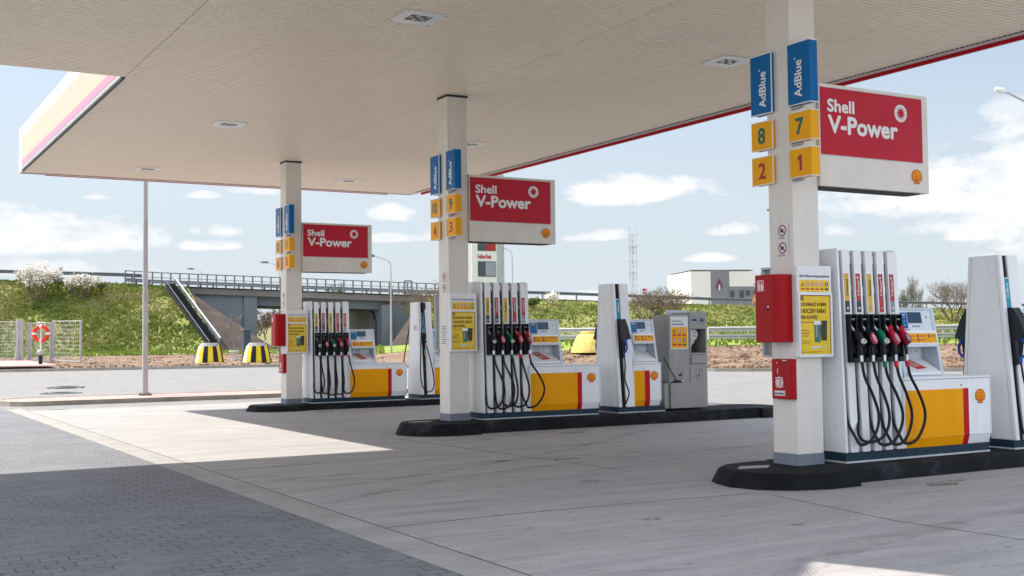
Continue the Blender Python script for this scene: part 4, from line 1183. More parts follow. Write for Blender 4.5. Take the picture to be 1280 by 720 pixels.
def narrow_dispenser(yc, dz, kind, label):
    t = thing('narrow_dispenser', label, 'fuel pump', (3.9, yc, .18+dz), 'narrow single-hose dispensers')
    X0, X1 = 3.45, 3.84
    a = lambda z: lerp(.445, .245, (z-.3)/2.48)
    plinth(t, yc, dz, X0, 4.6, .40)
    mb = MB('white_panel')
    p = []
    def core(x0, x1, z0, z1, d, mt, m):
        p = []
        for z in (z0, z1): p += [(x0, yc-a(z)+d, z+dz), (x1, yc-a(z)+d, z+dz), (x1, yc+a(z)-d, z+dz), (x0, yc+a(z)-d, z+dz)]
        m.hexa(p, mt)
    core(X0, X0+.075, .302, 2.78, 0, 'white_panel', mb)
    mb.build('side_panel', t, bevel=.012)
    mb = MB('channel_black'); core(X0+.076, X0+.172, .302, 2.776, .035, 'channel_black', mb); mb.build('core', t)
    mb = MB('white_panel'); core(X0+.173, X1, .302, 2.78, .004, 'white_panel', mb); mb.build('front_panel', t, bevel=.010)
    mb = MB('dark_steel')
    for s in (-1, 1):
        sd = Side(yc, dz, s, a); sd.box(mb, X0-.0015, X0-.0005, .32, 2.76, -.06, -.056, 'label_grey')
    mb.build('panel_gap', t)
    for s in (-1, 1):
        sd = Side(yc, dz, s, a)
        mb = MB('cyan_label')
        sd.box(mb, X0+.080, X0+.168, 2.0, 2.46, -.034, -.012, 'cyan_label'); sd.box(mb, X0+.080, X0+.168, 1.93, 2.05, -.012, -.010, 'light_cyan')
        sd.box(mb, X0+.080, X0+.168, 2.461, 2.475, -.034, -.011, 'paper_white')
        if s < 0:
            mb.M = sd.fr(2.0, 2.46, 0, -.012); text(mb, 'AdBlue' if kind == 'adblue' else 'LPG', X0+.105, 2.20, X0+.145, 2.40, .001, 'paper_white', .03, rot=1)
        mb.build('fuel_label', t)
        if kind == 'adblue':
            # black hood over the nozzle
            mb = MB('black_plastic'); p = []
            x0, x1 = X0+.078, X0+.215
            pts = [(2.06, .0), (2.06, .075), (1.90, .16), (1.70, .225), (1.66, .225), (1.66, .0)]
            A = [(x0, sd.y(z, d), z+dz) for z, d in pts]; B = [(x1, y, z) for x, y, z in A]; n = len(A)
            mb.add(A+B, [tuple(range(n)), tuple(reversed(range(n, 2*n)))]+[(k, (k+1) % n, n+(k+1) % n, n+k) for k in range(n)])
            sd.box(mb, x0+.005, x1-.03, 1.30, 1.66, .0, .05)
            mb.build('hood', t, bevel=.006)
            nz = MB('black_plastic'); P = lambda x, z, d: (X0+.13+x, sd.y(z, d), z+dz)
            nz.tube([P(0, 1.66, .10), P(0, 1.56, .115), P(0, 1.42, .09)], [.028, .03, .024], 8)
            nzo = nz.build('nozzle', t); tag(nzo, 'blue and black nozzle under a black hood')
            mb = MB('nozzle_blue'); mb.tube([P(0, 1.64, .15), P(0, 1.55, .20), P(0, 1.46, .19), P(0, 1.40, .13)], [.03, .022, .02, .02], 8); mb.tube([P(0, 1.655, .09), P(0, 1.655, .2)], .03, 8)
            mb.tube([P(0, 1.42, .09), P(0, 1.33, .085)], .024, 8)
            mb.build('nozzle_guard', nzo)
            P2 = P; q = -.05 if yc > 1 else .02
            pts = spline([P2(0, 1.33, .085), P2(0, 1.12, .10), P2(-.005, .85, .12+q), P2(-.02, .60, .15-q), P2(-.02, .42, .10), P2(-.005, .38, .04), P2(0, .48, .0), P2(0, .9, -.022), P2(0, 2.0, -.028), P2(0, 2.6, -.028)])
            mb = MB('black_rubber'); mb.tube(pts, .014, 8); mb.build('hose', t)
        else:
            P = lambda x, z, d: (X0+.13+x, sd.y(z, d), z+dz)
            mb = MB('black_plastic'); mb.tube([P(0, 1.86, .02), P(0, 1.78, .06), P(0, 1.62, .07)], [.03, .04, .02], 8); sd.box(mb, X0+.08, X0+.17, 1.62, 1.95, -.03, .02)
            mb.tube([P(.0, 1.78, .06), P(.03, 1.68, .12)], .012, 6); nzo = mb.build('nozzle', t); tag(nzo, 'black gas nozzle hanging on the narrow white pump')
            mb = MB('steel'); mb.tube([P(.02, 1.72, .07), P(.02, 1.62, .075)], .025, 8); mb.tube([P(0, 1.50, .06), P(0, 1.42, .06)], .03, 8, 'light_cyan'); mb.tube([P(0, 1.40, .06), P(0, 1.34, .06)], .03, 8, 'sign_orange'); mb.build('swivel', nzo)
            pts = spline([P(.03, 1.62, .07), P(.10, 1.35, .08), P(.17, .95, .10), P(.19, .62, .12), P(.13, .43, .13), P(.0, .38, .13), P(-.12, .45, .14), P(-.22, .75, .18), P(-.18, 1.4, .14), P(-.09, 2.1, .08), P(-.02, 2.55, .05), P(.03, 2.72, .02)])
            mb = MB('black_rubber'); mb.tube(pts, .016, 8); mb.tube([P(.04, 2.70, .0), P(.04, 2.1, .03), P(.035, 1.8, .06)], .012, 6); sd.box(mb, X0+.09, X0+.20, 2.58, 2.76, -.03, .04, 'black_plastic'); mb.build('hose', t)
            mb = MB('text_dark')
            for zz in (.95, .72): mb = MB('dark_steel'); sd.box(mb, X0+.10, X0+.14, zz, zz+.05, -.033, -.005, 'dark_steel'); mb.build('fitting', t)
    if kind != 'adblue':
        mb = MB('text_red'); mb.M = LEFT(X0-.001, yc, dz); lines(mb, -.02, 2.02, .20, 2.15, 3, .001, 'text_red', .5); mb.build('notice', t)
        mb = MB('label_grey'); mb.M = FRONT(0, yc-.33, dz); mb.M = Matrix.Identity(4)
    x1 = 4.55
    w = x1-3.86
    cabinet_low(t, yc, dz, 3.86, x1, (3.875, 4.13), (4.132, 4.26))
    if True: head_terminal(t, yc, dz, 3.86, 4.49, None)
    return t
narrow_dispenser(0, 0, 'adblue', 'tall narrow white pump with blue nozzle at the right edge of the photo')
narrow_dispenser(SP, .035, 'adblue', 'tall narrow white pump with blue nozzle beside the grey service unit')
narrow_dispenser(2*SP, -.035, 'lpg', 'narrow white gas pump with one wide hose loop, seen left of the middle column')

# ------------------------------------------------------------------ grey service unit with bin and wipers
dz = .035; yc = SP
t = thing('service_unit', 'tall grey service unit with paper towels at the end of the middle island', 'service unit', (5.4, yc, .215))
YF, YB = 8.80, 9.40
mb = MB('unit_grey')
mb.box(4.84, 5.372, YF+.012, YB, .255, 2.19); mb.box(5.376, 5.83, YF, YB, .255, .30+.86); 
mb.box(5.376, 5.83, YF, YB, 1.16, 1.39); mb.box(5.376, 5.83, YF, YB, 1.89, 2.235)
mb.box(5.376, 5.41, YF, YB, 1.39, 1.89); mb.box(5.80, 5.83, YF, YB, 1.39, 1.89)
mb.box(5.41, 5.80, YB-.1, YB, 1.39, 1.89, 'inside_grey')
mb.build('body', t, bevel=.008)
mb = MB('kerb_white'); mb.box(5.83, 5.868, YF+.05, YB+.02, .255, 2.27); mb.box(5.25, 5.868, YB+.021, YB+.05, 2.1, 2.30); mb.box(5.87, 5.895, YF+.1, YB, 1.05, 1.85, 'dark_steel'); mb.build('back_shell', t, bevel=.01)
mb = MB('inside_grey'); mb.box(5.41, 5.80, YF+.02, YB-.1, 1.392, 1.40); mb.prism([(5.415, YF+.02), (5.60, YF+.30), (5.415, YF+.30)], 1.40, 1.885, 'unit_grey_light'); mb.build('towel_bay', t)
mb = MB('tissue_white')
rr = random.Random(5)
c0 = Vector((5.50, YF+.10, 1.86))
for k in range(5):
    pts = [(5.44+k*.035+rr.uniform(-.01, .01), YF+.06+.03*(k % 2), 1.885)]
    x, z = 5.44+k*.04, 1.885
    vs = []
    for j in range(5):
        zz = 1.885-j*.065*(1.3-.18*k); w = .028+.012*rr.random(); xo = x+.012*math.sin(j*1.7+k)+.006*j
        vs += [(xo-w, YF+.05+.03*((j+k) % 2), zz), (xo+w, YF+.07+.03*((j+k+1) % 2), zz-.015)]
    mb.add(vs, [(2*j, 2*j+1, 2*j+3, 2*j+2) for j in range(4)])
    mb.add([(a, b+.012, c) for a, b, c in vs], [(2*j, 2*j+2, 2*j+3, 2*j+1) for j in range(4)])
tag(mb.build('paper_towel', origin=c0), 'crumpled white paper towel hanging in the open bay of the grey unit', 'paper towel')
mb = MB('unit_grey_light'); mb.M = FRONT(0, YF, 0)
plate(mb, 5.40, 1.155, 5.81, 1.36, .001, .008, 'inside_grey'); plate(mb, 5.41, 1.165, 5.80, 1.35, .008, .014, 'unit_grey')
mb.build('bin_flap', t, bevel=.003)
mb = MB('paper_white'); mb.M = FRONT(0, YF+.012, 0)
plate(mb, 4.885, 1.475, 5.335, 2.15, .0, .006, 'paper_white'); plate(mb, 4.905, 1.50, 5.315, 1.93, .006, .008, 'sign_yellow')
text(mb, 'Dla Państwa', 4.92, 2.04, 5.17, 2.075, .008, 'text_blue', .025); text(mb, 'bezpieczeństwa', 4.92, 1.97, 5.23, 2.01, .008, 'text_blue', .025)
for r_ in range(2):
    for c_ in range(3):
        kd = [['tri', 'ban', 'ban'], ['ban', 'ban', 'go']][r_][c_]
        cx, cz = 4.975+c_*.13, 1.855-r_*.20
        picto(mb, cx, cz, .042, .008, kd); plate(mb, cx-.048, cz-.11, cx+.048, cz-.07, .008, .0095, 'number_green' if (r_, c_) == (1, 2) else 'picto_red')
mb.build('safety_panel', t)
mb = MB('text_blue'); mb.M = FRONT(0, YF, 0)
for cx in (5.50, 5.70):
    plate(mb, cx-.07, 2.0, cx+.07, 2.14, .001, .003, 'unit_grey_light'); 
    for a, b, c, d in ((cx-.07, 2.0, cx-.064, 2.14), (cx+.064, 2.0, cx+.07, 2.14), (cx-.064, 2.0, cx+.064, 2.006), (cx-.064, 2.134, cx+.064, 2.14)): plate(mb, a, b, c, d, .003, .005, 'text_dark')
mb.prism([(5.45, 2.05), (5.55, 2.05), (5.56, 2.08), (5.53, 2.11), (5.49, 2.11), (5.44, 2.08)], .003, .005, 'text_blue'); mb.prism([(5.665, 2.03), (5.745, 2.03), (5.745, 2.09), (5.71, 2.12), (5.665, 2.11)], .003, .005, 'text_blue')
for cx, z in ((5.60, .95),):
    plate(mb, cx-.075, z-.09, cx+.075, z+.09, .001, .003, 'unit_grey_light'); mb.tube([(cx-.04, z-.06, .004), (cx-.01, z, .004)], .006, 5, 'text_dark'); plate(mb, cx+.005, z-.06, cx+.022, z+.04, .003, .005, 'text_dark'); disc(mb, cx+.012, z+.06, .014, .003, .005, 'text_dark', 10); plate(mb, cx-.05, z-.06, cx-.03, z-.03, .003, .005, 'text_blue')
    for a, b, c, d in ((cx-.075, z-.09, cx-.069, z+.09), (cx+.069, z-.09, cx+.075, z+.09), (cx-.069, z-.09, cx+.069, z-.084), (cx-.069, z+.084, cx+.069, z+.09)): plate(mb, a, b, c, d, .003, .005, 'text_dark')
mb.M = FRONT(0, YF+.012, 0)
cx, z = 5.12, .97
plate(mb, cx-.06, z-.09, cx+.06, z+.09, .001, .003, 'unit_grey_light')
for a, b, c, d in ((cx-.06, z-.09, cx-.055, z+.09), (cx+.055, z-.09, cx+.06, z+.09), (cx-.055, z-.09, cx+.055, z-.085), (cx-.055, z+.085, cx+.055, z+.09)): plate(mb, a, b, c, d, .003, .005, 'text_dark')
plate(mb, cx-.04, z-.06, cx+.04, z-.01, .003, .005, 'text_dark'); plate(mb, cx-.01, z+.01, cx+.045, z+.03, .003, .005, 'text_dark')
mb.build('safety_pictogram', t)
# low wash box
mb = MB('unit_grey'); mb.box(4.83, 5.374, YF-.045, YF+.005, .2555, .775); mb.box(4.70, 4.829, YF+.005, YB-.02, .2555, .775); mb.box(4.829, 5.374, YF+.002, YF+.30, .765, .778)
mb.build('wash_box', t, bevel=.006)
mb = MB('black_plastic'); mb.box(4.86, 5.15, YF-.03, YF-.001, .779, .80); mb.box(4.75, 5.0, YF+.05, YF+.2, .78, .79)
mb.build('wash_tray', t)
mb = MB('dark_steel'); mb.tube([(5.0, YF+.005-.03, .82), (4.66, YF-.03, 1.30)], .012, 6); 
sq = mb.build('squeegee', origin=(5.0, YF-.03, .82)); tag(sq, 'long handled window wiper leaning out of the grey unit tray', 'squeegee')
mb = MB('black_plastic'); mb.box(4.94, 5.10, YF-.045, YF-.012, .802, .835); mb.box(5.10, 5.18, YF-.04, YF-.015, .802, .825, 'kerb_white'); mb.build('wiper_head', sq)

# ================================================================== beyond the forecourt
def wp(px, D, z): return W(lat(px, D), D, z)
def lamp_post(name, px, D, ytop, label, arm=1.6, side=1, cat='street lamp', rad=.09, zb=None, double=False, tilt=.25, straight=False, grp=None):
    zb = gz(px, D) if zb is None else zb
    b = wp(px, D, zb); zt = zat(px, ytop, D)
    t = thing(name, label, cat, b, grp)
    rgt = Vector((CY, -SY, 0))
    mb = MB('galvanised')
    mb.tube([b, b+Vector((0, 0, (zt-zb)*.5)), Vector((b.x, b.y, zt-.5))], [rad, rad*.75, rad*.5], 10)
    mb.build('pole', t)
    if straight: return t
    sides = (side, -side) if double else (side,)
    for sd_ in sides:
        mb = MB('galvanised')
        pts = spline([Vector((b.x, b.y, zt-.55)), Vector((b.x, b.y, zt-.2))+rgt*.05*sd_, Vector((b.x, b.y, zt))+rgt*arm*.35*sd_, Vector((b.x, b.y, zt+tilt))+rgt*arm*sd_], 5)
        mb.tube(pts, rad*.42, 8); am = mb.build('arm', t)
        mb = MB('rail_grey'); h = Vector((b.x, b.y, zt+tilt))+rgt*arm*sd_
        mb.tube([h, h+rgt*.25*sd_+Vector((0, 0, .05)), h+rgt*.8*sd_+Vector((0, 0, .05))], [.07, .13, .08], 8); mb.build('lamp_head', t)
    return t

# the tall pole on the pink pavement (its top is hidden by the canopy)
b = Vector((-1.75, 26.6, .115))
t = thing('lamp_pole', 'tall steel pole standing on the pink pavement left of the far column', 'lamp pole', b)
mb = MB('galvanised'); mb.tube([b, b+Vector((0, 0, 4)), b+Vector((0, 0, 9.6))], [.092, .078, .055], 14); mb.build('pole', t)
mb = MB('dark_steel'); mb.box(b.x-.17, b.x+.17, b.y-.17, b.y+.17, .116, .14)
for sx in (-1, 1):
    for sy in (-1, 1): mb.tube([b+Vector((.13*sx, .13*sy, .02)), b+Vector((.13*sx, .13*sy, .08))], .018, 6)
mb.build('base_plate', t)
mb = MB('rail_grey'); mb.tube([b+Vector((0, 0, 9.5)), b+Vector((.9, -.2, 9.9))], .04, 8); mb.box(b.x+.8, b.x+1.5, b.y-.35, b.y-.05, 9.86, 9.98); mb.build('lamp_head', t)

# guard rails: W-beam on posts
def guard_rail(name, pts, h0, h1, step, label, post=.07, beam=.30, mat='rail_grey', grp=None, beams=1):
    """pts: list of world points at ground level"""
    t = thing(name, label, 'guard rail', pts[0], grp)
    acc = 0; tot = []
    for a, b2 in zip(pts, pts[1:]): tot.append((b2-a).length)
    for bi in range(beams):
        mb = MB(mat)
        zc = h1-beam/2-bi*(beam+.12)
        for a, b2 in zip(pts, pts[1:]):
            d = (b2-a).normalized(); n_ = Vector((d.y, -d.x, 0))
            if n_.dot(CAM-a) < 0: n_ = -n_
            prof = [(0, -beam/2), (.06, -beam*.36), (.06, -beam*.15), (0, 0), (.06, beam*.15), (.06, beam*.36), (0, beam/2)]
            vs = [tuple(q+n_*(o+.06)+Vector((0, 0, zc+z))) for q in (a, b2) for o, z in prof]
            k = len(prof)
            mb.add(vs, [(i, i+1, k+i+1, k+i) for i in range(k-1)])
            mb.add([tuple(Vector(v)-n_*.02) for v in vs], [(i, k+i, k+i+1, i+1) for i in range(k-1)])
        mb.build('beam', t)
    seg = 0; pos = 0
    length = sum(tot); k = 0
    while pos < length:
        s_ = pos; i = 0
        while i < len(tot)-1 and s_ > tot[i]: s_ -= tot[i]; i += 1
        p = pts[i].lerp(pts[i+1], min(1, s_/tot[i]))
        mb = MB(mat); mb.box(p.x-post/2, p.x+post/2, p.y-post/2, p.y+post/2, p.z-.3, p.z+h1-.02)
        mb.build('post', t); pos += step; k += 1
        if k > 95: break
    return t
def crest_pt(px, dz=.05, dd=.5):
    D, z = crest(px); return wp(px, D+dd, z+dz)
guard_rail('guard_rail', [crest_pt(p) for p in range(-200, 206, 29)], 0, .98, 4.0, 'grey steel guard rail along the embankment top behind the white blossoming trees', post=.12, beam=.34)
guard_rail('guard_rail', [crest_pt(p) for p in range(548, 1500, 34)], 0, .80, 4.0, 'long grey guard rail on the embankment top right of the middle column', post=.12, beam=.32)
def low_pt(px, D=None):
    D = D or kerbD(px)+lerp(11.2, 11.2, 0); return wp(px, D, gz(px, D)+.1)
guard_rail('guard_rail', [low_pt(p) for p in range(648, 880, 24)], 0, .86, 2.9, 'lower steel guard rail behind the pale yellow cone and the narrow pump', post=.12, beam=.28, mat='galvanised', beams=2)
guard_rail('guard_rail', [low_pt(p) for p in range(885, 1400, 24)], 0, .86, 4.0, 'lower steel guard rail behind the near column, over the bare soil', post=.12, beam=.28, mat='galvanised', beams=2)
# a separate short rail seen by the grey unit
t = thing('steel_pipe', 'dark pipe lying along the lower guard rail left of the grey unit', 'pipe', wp(815, 62, gz(815, 62)))
mb = MB('dark_steel'); mb.tube([wp(818, 63, gz(818, 63)+.55), wp(843, 63, gz(843, 63)+.62)], .16, 10); mb.build('pipe', t)

# ---- bridge
def deck_top(px): return crest(px)[1]+.0
bridge = thing('road_bridge', 'concrete road bridge with slim dark railing and grey blue abutments', 'bridge', wp(320, 108, 1))
mb = MB('deck_concrete')
xs = list(range(212, 562, 7))
def slab(mb, p0, p1, zt0, zb0, zt1, zb1, d0, d1, mat=None):
    D0, D1 = crest(p0)[0], crest(p1)[0]
    q = []
    for z in (0, 1):
        za, zb = (zb0, zb1) if z == 0 else (zt0, zt1)
        q += [tuple(wp(p0, D0+d0, za)), tuple(wp(p1, D1+d0, zb)), tuple(wp(p1, D1+d0, zb)+(wp(p1, D1+d1, 0)-wp(p1, D1+d0, 0))), tuple(wp(p0, D0+d0, za)+(wp(p0, D0+d1, 0)-wp(p0, D0+d0, 0)))]
    mb.hexa(q, mat)
for a, b2 in zip(xs, xs[1:]): slab(mb, a, b2, deck_top(a)-.02, deck_top(a)-.55, deck_top(b2)-.02, deck_top(b2)-.55, 0, 13)
mb.build('deck', bridge)
mb = MB('abutment_side')
for a, b2 in zip(xs, xs[1:]): slab(mb, a, b2, deck_top(a)-.552, deck_top(a)-1.35, deck_top(b2)-.552, deck_top(b2)-1.35, .9, 11.5, 'abutment')
mb.build('girder', bridge)
def wall_block(px0, px1, d0, d1, ztf, zb, mat, name):
    mb = MB(mat); D0, D1 = crest(px0)[0]+d0, crest(px1)[0]+d0
    q = []
    f0, f1 = wp(px0, D0, 0), wp(px1, D1, 0)
    back = (Vector((SY, CY, 0))-.42*Vector((CY, -SY, 0)))*(d1-d0)
    for z0_, z1_ in ((zb, zb), (ztf(px0), ztf(px1))):
        q += [(f0.x, f0.y, z0_), (f1.x, f1.y, z1_), (f1.x+back.x, f1.y+back.y, z1_), (f0.x+back.x, f0.y+back.y, z0_)]
    mb.hexa(q); return mb.build(name, bridge)
topf = lambda p: deck_top(p)-.56
wall_block(236, 304, .4, 12.2, topf, 0, 'abutment', 'abutment'); wall_block(304.6, 321, .2, 12, topf, 0, 'abutment', 'abutment')
wall_block(477, 489, -.1, 3, lambda p: deck_top(p)-1.0, 0, 'abutment', 'pier'); wall_block(489.5, 553, .4, 12.2, topf, 0, 'abutment', 'abutment')
# inner side face of the right abutment, receding to the left
mb = MB('abutment_side'); Dr = crest(477)[0]+.5
p0, p1 = wp(476.5, Dr, 0), wp(427, Dr+13, 0)
th = Vector((CY, -SY, 0))*.8
q = []
for z in (0, deck_top(477)-.9): q += [(p0.x, p0.y, z), (p0.x+th.x, p0.y+th.y, z), (p1.x+th.x, p1.y+th.y, z), (p1.x, p1.y, z)]
mb.hexa(q); mb.build('abutment', bridge)
mb = MB('dark_steel'); g = (p0-p1).normalized(); a_ = p0-g*1.2-th*.15
zt = deck_top(470)-1.5
mb.tube([Vector((a_.x-g.x*2, a_.y-g.y*2, zt)), Vector((a_.x-g.x, a_.y-g.y, zt-.15)), Vector((a_.x, a_.y, zt-.9)), Vector((a_.x, a_.y, .6))], .13, 8); mb.build('downpipe', bridge)
# bridge railing
mb = MB('rail_grey'); mb2 = MB('rail_grey')
rx = list(range(156, 562, 6))
def rail_at(px, h): D, z = crest(px); return wp(px, D+.15, z+h)
for h, r_ in ((1.22, .05), (.78, .028)):
    mb.tube([rail_at(p, h) for p in rx], r_, 6)
for a, b2 in zip(rx, rx[1:]):
    pass
mb.build('handrail', bridge)
i = 156.0
while i < 560:
    p = rail_at(i, 0); mb = MB('rail_grey'); mb.box(p.x-.055, p.x+.055, p.y-.055, p.y+.055, p.z-.15, p.z+1.24); mb.build('railing_post', bridge); i += 11.4
mb = MB('rail_grey')
for a, b2 in zip(rx, rx[1:]):
    for h0, h1, off in ((.30, .44, 1.0), (.46, .62, 1.03), (.05, .13, 1.0)):
        q = []
        for z_, k_ in ((h0, 0), (h1, 1)):
            for px, dd in ((a, off), (b2, off), (b2, off+.05), (a, off+.05)):
                D, z = crest(px); q.append(tuple(wp(px, D+dd, z+z_)))
        mb.hexa(q)
mb.build('barrier_beam', bridge)
i = 170.0
while i < 560:
    D, z = crest(i); p = wp(i, D+1.2, z); mb = MB('dark_steel'); mb.box(p.x-.06, p.x+.06, p.y-.06, p.y+.06, p.z-.1, p.z+.6); mb.build('barrier_post', bridge); i += 16

# brown paved cone slopes beside the abutments
def brown(pts, name):
    mb = MB('slope_brown'); q = [Vector(wp(*p)) for p in pts]
    n = 14; vs = []
    for j in range(n+1):
        for i in range(n+1):
            u, v = i/n, j/n
            p = q[0].lerp(q[1], u).lerp(q[3].lerp(q[2], u), v)
            e = min(1, 6*u, 6*(1-u), 6*v, 6*(1-v)); p.z += e*.2*noise.noise(p*.6)
            vs.append(tuple(p))
    mb.add(vs, [(j*(n+1)+i, j*(n+1)+i+1, (j+1)*(n+1)+i+1, (j+1)*(n+1)+i) for j in range(n) for i in range(n)], smooth=True)
    tag(mb.build(name), kind='structure')
zt = crest(205)[1]
brown([(266, 88.5, .9), (352, 92, .85), (232, 104.2, crest(232)[1]-.2), (203, 103.4, crest(203)[1]+.02)], 'paved_slope')
brown([(484, 98, 1.0), (548, 96, 1.0), (548, 110.2, crest(548)[1]-.2), (520, 109, zat(520, 384, 109))], 'paved_slope')
# stairs down the slope
t = thing('slope_stairs', 'steep dark steps with handrail running down the embankment beside the bridge', 'stairs', wp(262, 89.5, 1))
A = wp(207, 102.8, zat(207, 356, 102.8)); B = wp(262, 88.5, zat(262, 433, 88.5))
rgt = Vector((CY, -SY, 0))
mb = MB('cone_black'); n = 40
for k in range(n):
    p = A.lerp(B, k/n); q_ = A.lerp(B, (k+1)/n); w = .75
    f = (q_-p); f.z = 0
    a1, a2, a3, a4 = p, p+rgt*w, q_+rgt*w, q_
    mb.hexa([(v.x, v.y, q_.z-.5) for v in (a4, a3, a2, a1)]+[(v.x, v.y, p.z+.02) for v in (a4, a3, a2, a1)], 'cone_black')
    mb.hexa([(v.x, v.y, p.z+.022) for v in (a4, a3, a4.lerp(a3, 1)-f*.25, a4-f*.25)]+[(v.x, v.y, p.z+.05) for v in (a4, a3, a3-f*.25, a4-f*.25)], 'dark_steel')
mb.build('steps', t)
mb = MB('box_greyblue')
for o in (-.02, .80):
    if o > 0: mb.tube([A+rgt*o+Vector((0, 0, .62)), B+rgt*o+Vector((0, 0, .62))], .06, 8, 'kerb_white')
    mb.tube([A+rgt*o+Vector((0, 0, .34)), B+rgt*o+Vector((0, 0, .34))], .05, 6)
    for k in range(9):
        p = A.lerp(B, k/8)+rgt*o; mb.tube([p, p+Vector((0, 0, .62 if o > 0 else .34))], .05, 6)
mb.build('handrail', t)

# ---- fence panels and gate at the far left
def mesh_panel(name, pa, pb, h, label, nx=8, nz=8, grp=None):
    t = thing(name, label, 'fence', pa, grp)
    mb = MB('galvanised')
    for p in (pa, pb+(pa-pb).normalized()*.14): mb.box(p.x-.05, p.x+.05, p.y-.05, p.y+.05, p.z-.3, p.z+h)
    mb.tube([pa+Vector((0, 0, h-.06)), pb+Vector((0, 0, h-.06))], .03, 6); mb.tube([pa+Vector((0, 0, .12)), pb+Vector((0, 0, .12))], .03, 6)
    mb.build('frame', t)
    mb = MB('galvanised')
    for k in range(1, nx): p = pa.lerp(pb, k/nx); mb.tube([p+Vector((0, 0, .1)), p+Vector((0, 0, h-.08))], .009, 4, cap=False)
    for k in range(1, nz): z = lerp(.12, h-.06, k/nz); mb.tube([pa+Vector((0, 0, z)), pb+Vector((0, 0, z))], .010, 4, cap=False)
    mb.build('mesh', t)
gp = lambda px, D: wp(px, D, gz(px, D)+.15)
mesh_panel('fence_panel', gp(-60, 70), gp(-12, 70), 2.5, 'grey wire mesh fence panel cut by the left edge of the photo', 22, 12, 'wire mesh fence panels')
mesh_panel('fence_panel', gp(-12, 70), gp(23, 70), 2.5, 'wire mesh gate leaf between the left edge and the heavy gate posts', 18, 12, 'wire mesh fence panels')
mesh_panel('fence_panel', gp(27, 70), gp(38, 70), 2.4, 'narrow fence panel directly left of the orange life ring', 5, 12, 'wire mesh fence panels')
mesh_panel('fence_panel', gp(38, 70), gp(66, 70), 2.4, 'fence panel behind the orange life ring', 12, 10, 'wire mesh fence panels')
mesh_panel('fence_panel', gp(66, 70), gp(102, 67), 2.5, 'rightmost wire mesh fence panel, right of the life ring', 14, 10, 'wire mesh fence panels')
t = thing('gate_post', 'pair of thick pale gate posts left of the life ring', 'gate post', gp(25, 70))
mb = MB('galvanised')
for px in (22.5, 26.5):
    p = gp(px, 69.8); mb.box(p.x-.09, p.x+.09, p.y-.09, p.y+.09, p.z-.2, p.z+2.55)
mb.build('post', t)
mb = MB('galvanised'); mb.tube([gp(22.5, 69.6)+Vector((0, 0, 1.6)), gp(18.5, 69)+Vector((0, 0, .1))], .03, 6); mb.build('brace', t)
# life ring on its stand
D = 64; c = wp(51, D, zat(51, 417, D)); t = thing('life_ring', 'orange life ring with white bands on a stand by the fence', 'life ring', c)
nrm = (CAM-c); nrm.z = 0; nrm.normalize(); rg = Vector((CY, -SY, 0))
mb = MB('ring_red'); N = 40
for k in range(N):
    a0, a1 = 2*math.pi*k/N, 2*math.pi*(k+1)/N
    P_ = lambda a: c+rg*.38*math.cos(a)+Vector((0, 0, .38*math.sin(a)))
    w = (k % 10) in (0, 9)
    mb.tube([P_(a0), P_(a1)], .115 if w else .11, 10, 'white_gloss' if w else 'ring_red', cap=False)
mb.build('ring', t)
mb = MB('white_gloss')
base = Vector((c.x, c.y, gz(51, D)))-nrm*.15
mb.tube([base, Vector((base.x, base.y, c.z+.3))], .035, 8)
mb.tube([base+rg*-.22+Vector((0, 0, c.z-base.z+.35)), base+rg*-.2+Vector((0, 0, c.z-base.z+.6)), base+rg*.2+Vector((0, 0, c.z-base.z+.6)), base+rg*.25+Vector((0, 0, c.z-base.z+.35))], .03, 8)
mb.build('stand', t)
t = thing('bollard_light', 'short black bollard with grey ball top under the life ring', 'bollard', gp(50, 62.5))
p = gp(50.5, 62.5)
mb = MB('black_plastic'); mb.tube([p, p+Vector((0, 0, .62))], .10, 10); mb.build('post', t)
mb = MB('galvanised'); mb.lathe([(.03, -.16), (.15, -.1), (.19, 0), (.15, .1), (.03, .16)], p+Vector((0, 0, .78)), 14); mb.build('lamp_head', t)

# ---- striped and yellow concrete cones
def bell(px, D, y, R0, H, label, striped):
    zb = gz(px, D)+.14
    c = wp(px, D, zb); t = thing('concrete_cone', label, 'concrete cone', c, 'striped concrete cones' if striped else None)
    mb = MB('cone_yellow'); N = 16; prof = [(1, 0), (.98, .12), (.86, .55), (.74, .85), (.60, .97), (.55, 1.0)]
    for k in range(N):
        for (ra, za), (rb, zb_) in zip(prof, prof[1:]):
            vs = []
            for r_, z_ in ((ra, za), (rb, zb_)):
                for j in range(3):
                    an = 2*math.pi*(k+j/2)/N; vs.append((c.x+R0*r_*math.cos(an), c.y+R0*r_*math.sin(an), c.z+H*z_))
            top = za > .8
            if striped: mt = 'concrete_ring' if top else ('paper_white' if k == 8 else ('cone_black', 'cone_yellow')[k % 2])
            else: mt = 'cone_yellow_pale'
            mb.add(vs, [(0, 1, 4, 3), (1, 2, 5, 4)], smooth=True, mat=mt)
    mb.build('shell', t)
    mb = MB('concrete_ring' if striped else 'cone_yellow_pale'); r_ = .55*R0
    mb.lathe([(.01, 0), (r_, 0), (r_*.98, .03), (.02, .03)] if striped else [(.01, 0), (r_*1.05, 0), (r_*1.05, .12), (.02, .12)], (c.x, c.y, c.z+H-.01), 20); mb.build('rim', t)
bell(261.5, 66, 450, .80, 1.12, 'black and yellow striped concrete cone nearer the tall pole', True)
bell(321, 66, 450, .80, 1.10, 'black and yellow striped concrete cone beside the far left column', True)
D_ = 60.5; c = wp(741, D_, 0)
bell(742, 61, 448, 1.22, .98, 'large pale yellow concrete cone between the wide and narrow pumps', False)
